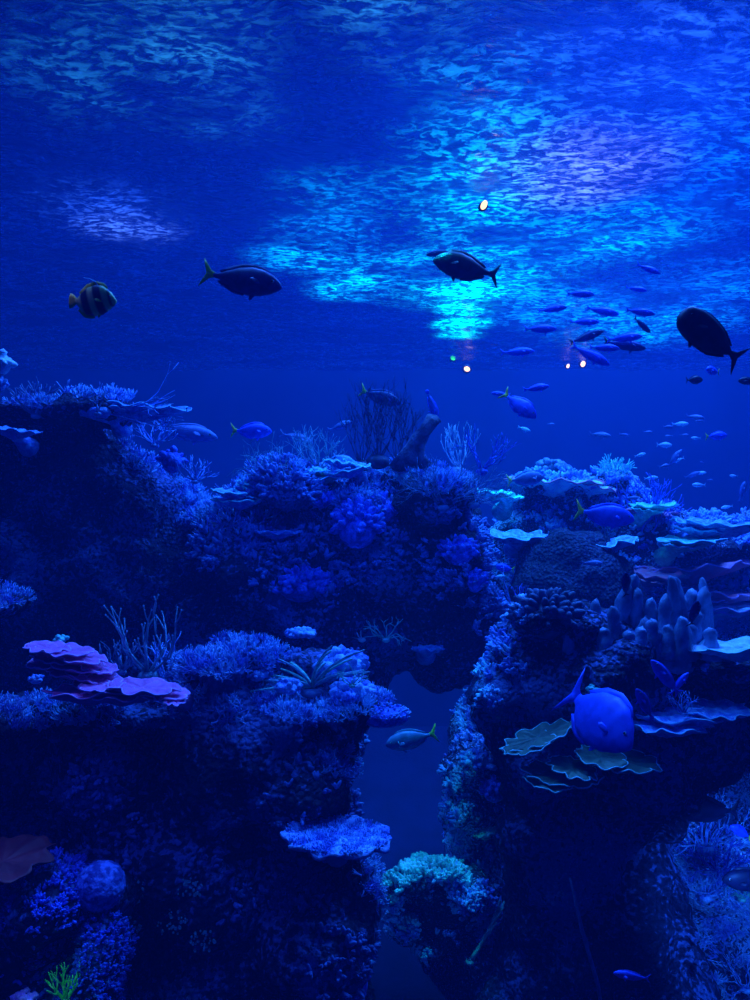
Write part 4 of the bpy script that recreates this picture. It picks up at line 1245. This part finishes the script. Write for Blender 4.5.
beam(560, 310, (0.0, .3, 1.0), 260, 100, 1.4, 1)
beam(720, 290, (0.0, .2, 1.0), 220, 110, 1.6, 1)
beam(730, 190, (0.0, .14, 1.0), 150, 110, 1.4, 1)
beam(690, 130, (0.0, .12, 1.0), 110, 110, 1.4, 1)
spotl('added_coral_fill', (1.6, 9.0, 8.5), (1.66, 9.5, 6.1), 16, (0, .8, .9), 150)  # from here on, unseen fill spots added to brighten corals and rock
spotl('added_coral_fill', (-.6, 3.2, 8.5), (-.35, 4.6, 4.4), 30, (.02, .13, 1.0), 200)
spotl('added_coral_fill', (2.2, 3.4, 4.0), (3.0, 6.2, 2.5), 44, (.02, .17, 1.0), 420)
spotl('added_coral_fill', (0.1, 3.2, 8.45), (-.15, 7.2, 5.5), 38, (.01, .09, 1.0), 420)
spotl('added_coral_fill', (-2.2, 2.6, 6.5), (-1.5, 4.1, 3.4), 34, (.03, .07, 1.0), 60)
spotl('added_coral_fill', (-1.9, 2.4, 5.0), (-1.55, 3.75, 3.4), 14, (.1, 1.0, .6), 22)
# more unseen fill spots, coloured, added to brighten corals under the water line
spotl('added_coral_fill', (-1.9, 3.9, 8.3), (-1.75, 4.6, 4.8), 32, (.10, .12, 1.0), 60)
spotl('added_coral_fill', (.45, 5.6, 8.3), (.35, 5.9, 2.9), 20, (0, .75, 1.0), 330)
spotl('added_coral_fill', (-.1, 3.4, 2.2), (.35, 6.0, 2.7), 22, (.01, .2, 1.0), 28)
spotl('added_coral_fill', (-2.0, 3.6, 6.0), (-1.6, 4.0, 3.4), 50, (.05, .1, 1.0), 25)

# ------------------------------------------------------------------ water haze, camera, view
w = bpy.data.worlds.new('tank_water'); SC.world = w
w.use_nodes = True
nt = w.node_tree; nt.nodes.clear()
out = nt.nodes.new('ShaderNodeOutputWorld')
bg = nt.nodes.new('ShaderNodeBackground'); bg.inputs[0].default_value = (0, .01, .05, 1); bg.inputs[1].default_value = .2
vs = nt.nodes.new('ShaderNodeVolumeScatter'); vs.inputs['Color'].default_value = (.0, .26, 1, 1)
vs.inputs['Density'].default_value = .0145; vs.inputs['Anisotropy'].default_value = 0.0
nt.links.new(bg.outputs[0], out.inputs[0]); nt.links.new(vs.outputs[0], out.inputs['Volume'])

cam = bpy.data.cameras.new('camera'); cam.lens = 26; cam.sensor_width = 36; cam.sensor_fit = 'AUTO'
cam.clip_start = .05
co = bpy.data.objects.new('camera', cam); COL.objects.link(co)
co.location = CAM; co.rotation_euler = (PI / 2, 0, 0)
SC.camera = co
vsn = SC.view_settings
vsn.view_transform = 'Standard'; vsn.look = 'None'; vsn.exposure = 0; vsn.gamma = 1; vsn.use_curve_mapping = False
SC.cycles.use_denoising = True
SC.cycles.volume_bounces = 1
SC.cycles.max_bounces = 6
SC.cycles.sample_clamp_indirect = 4
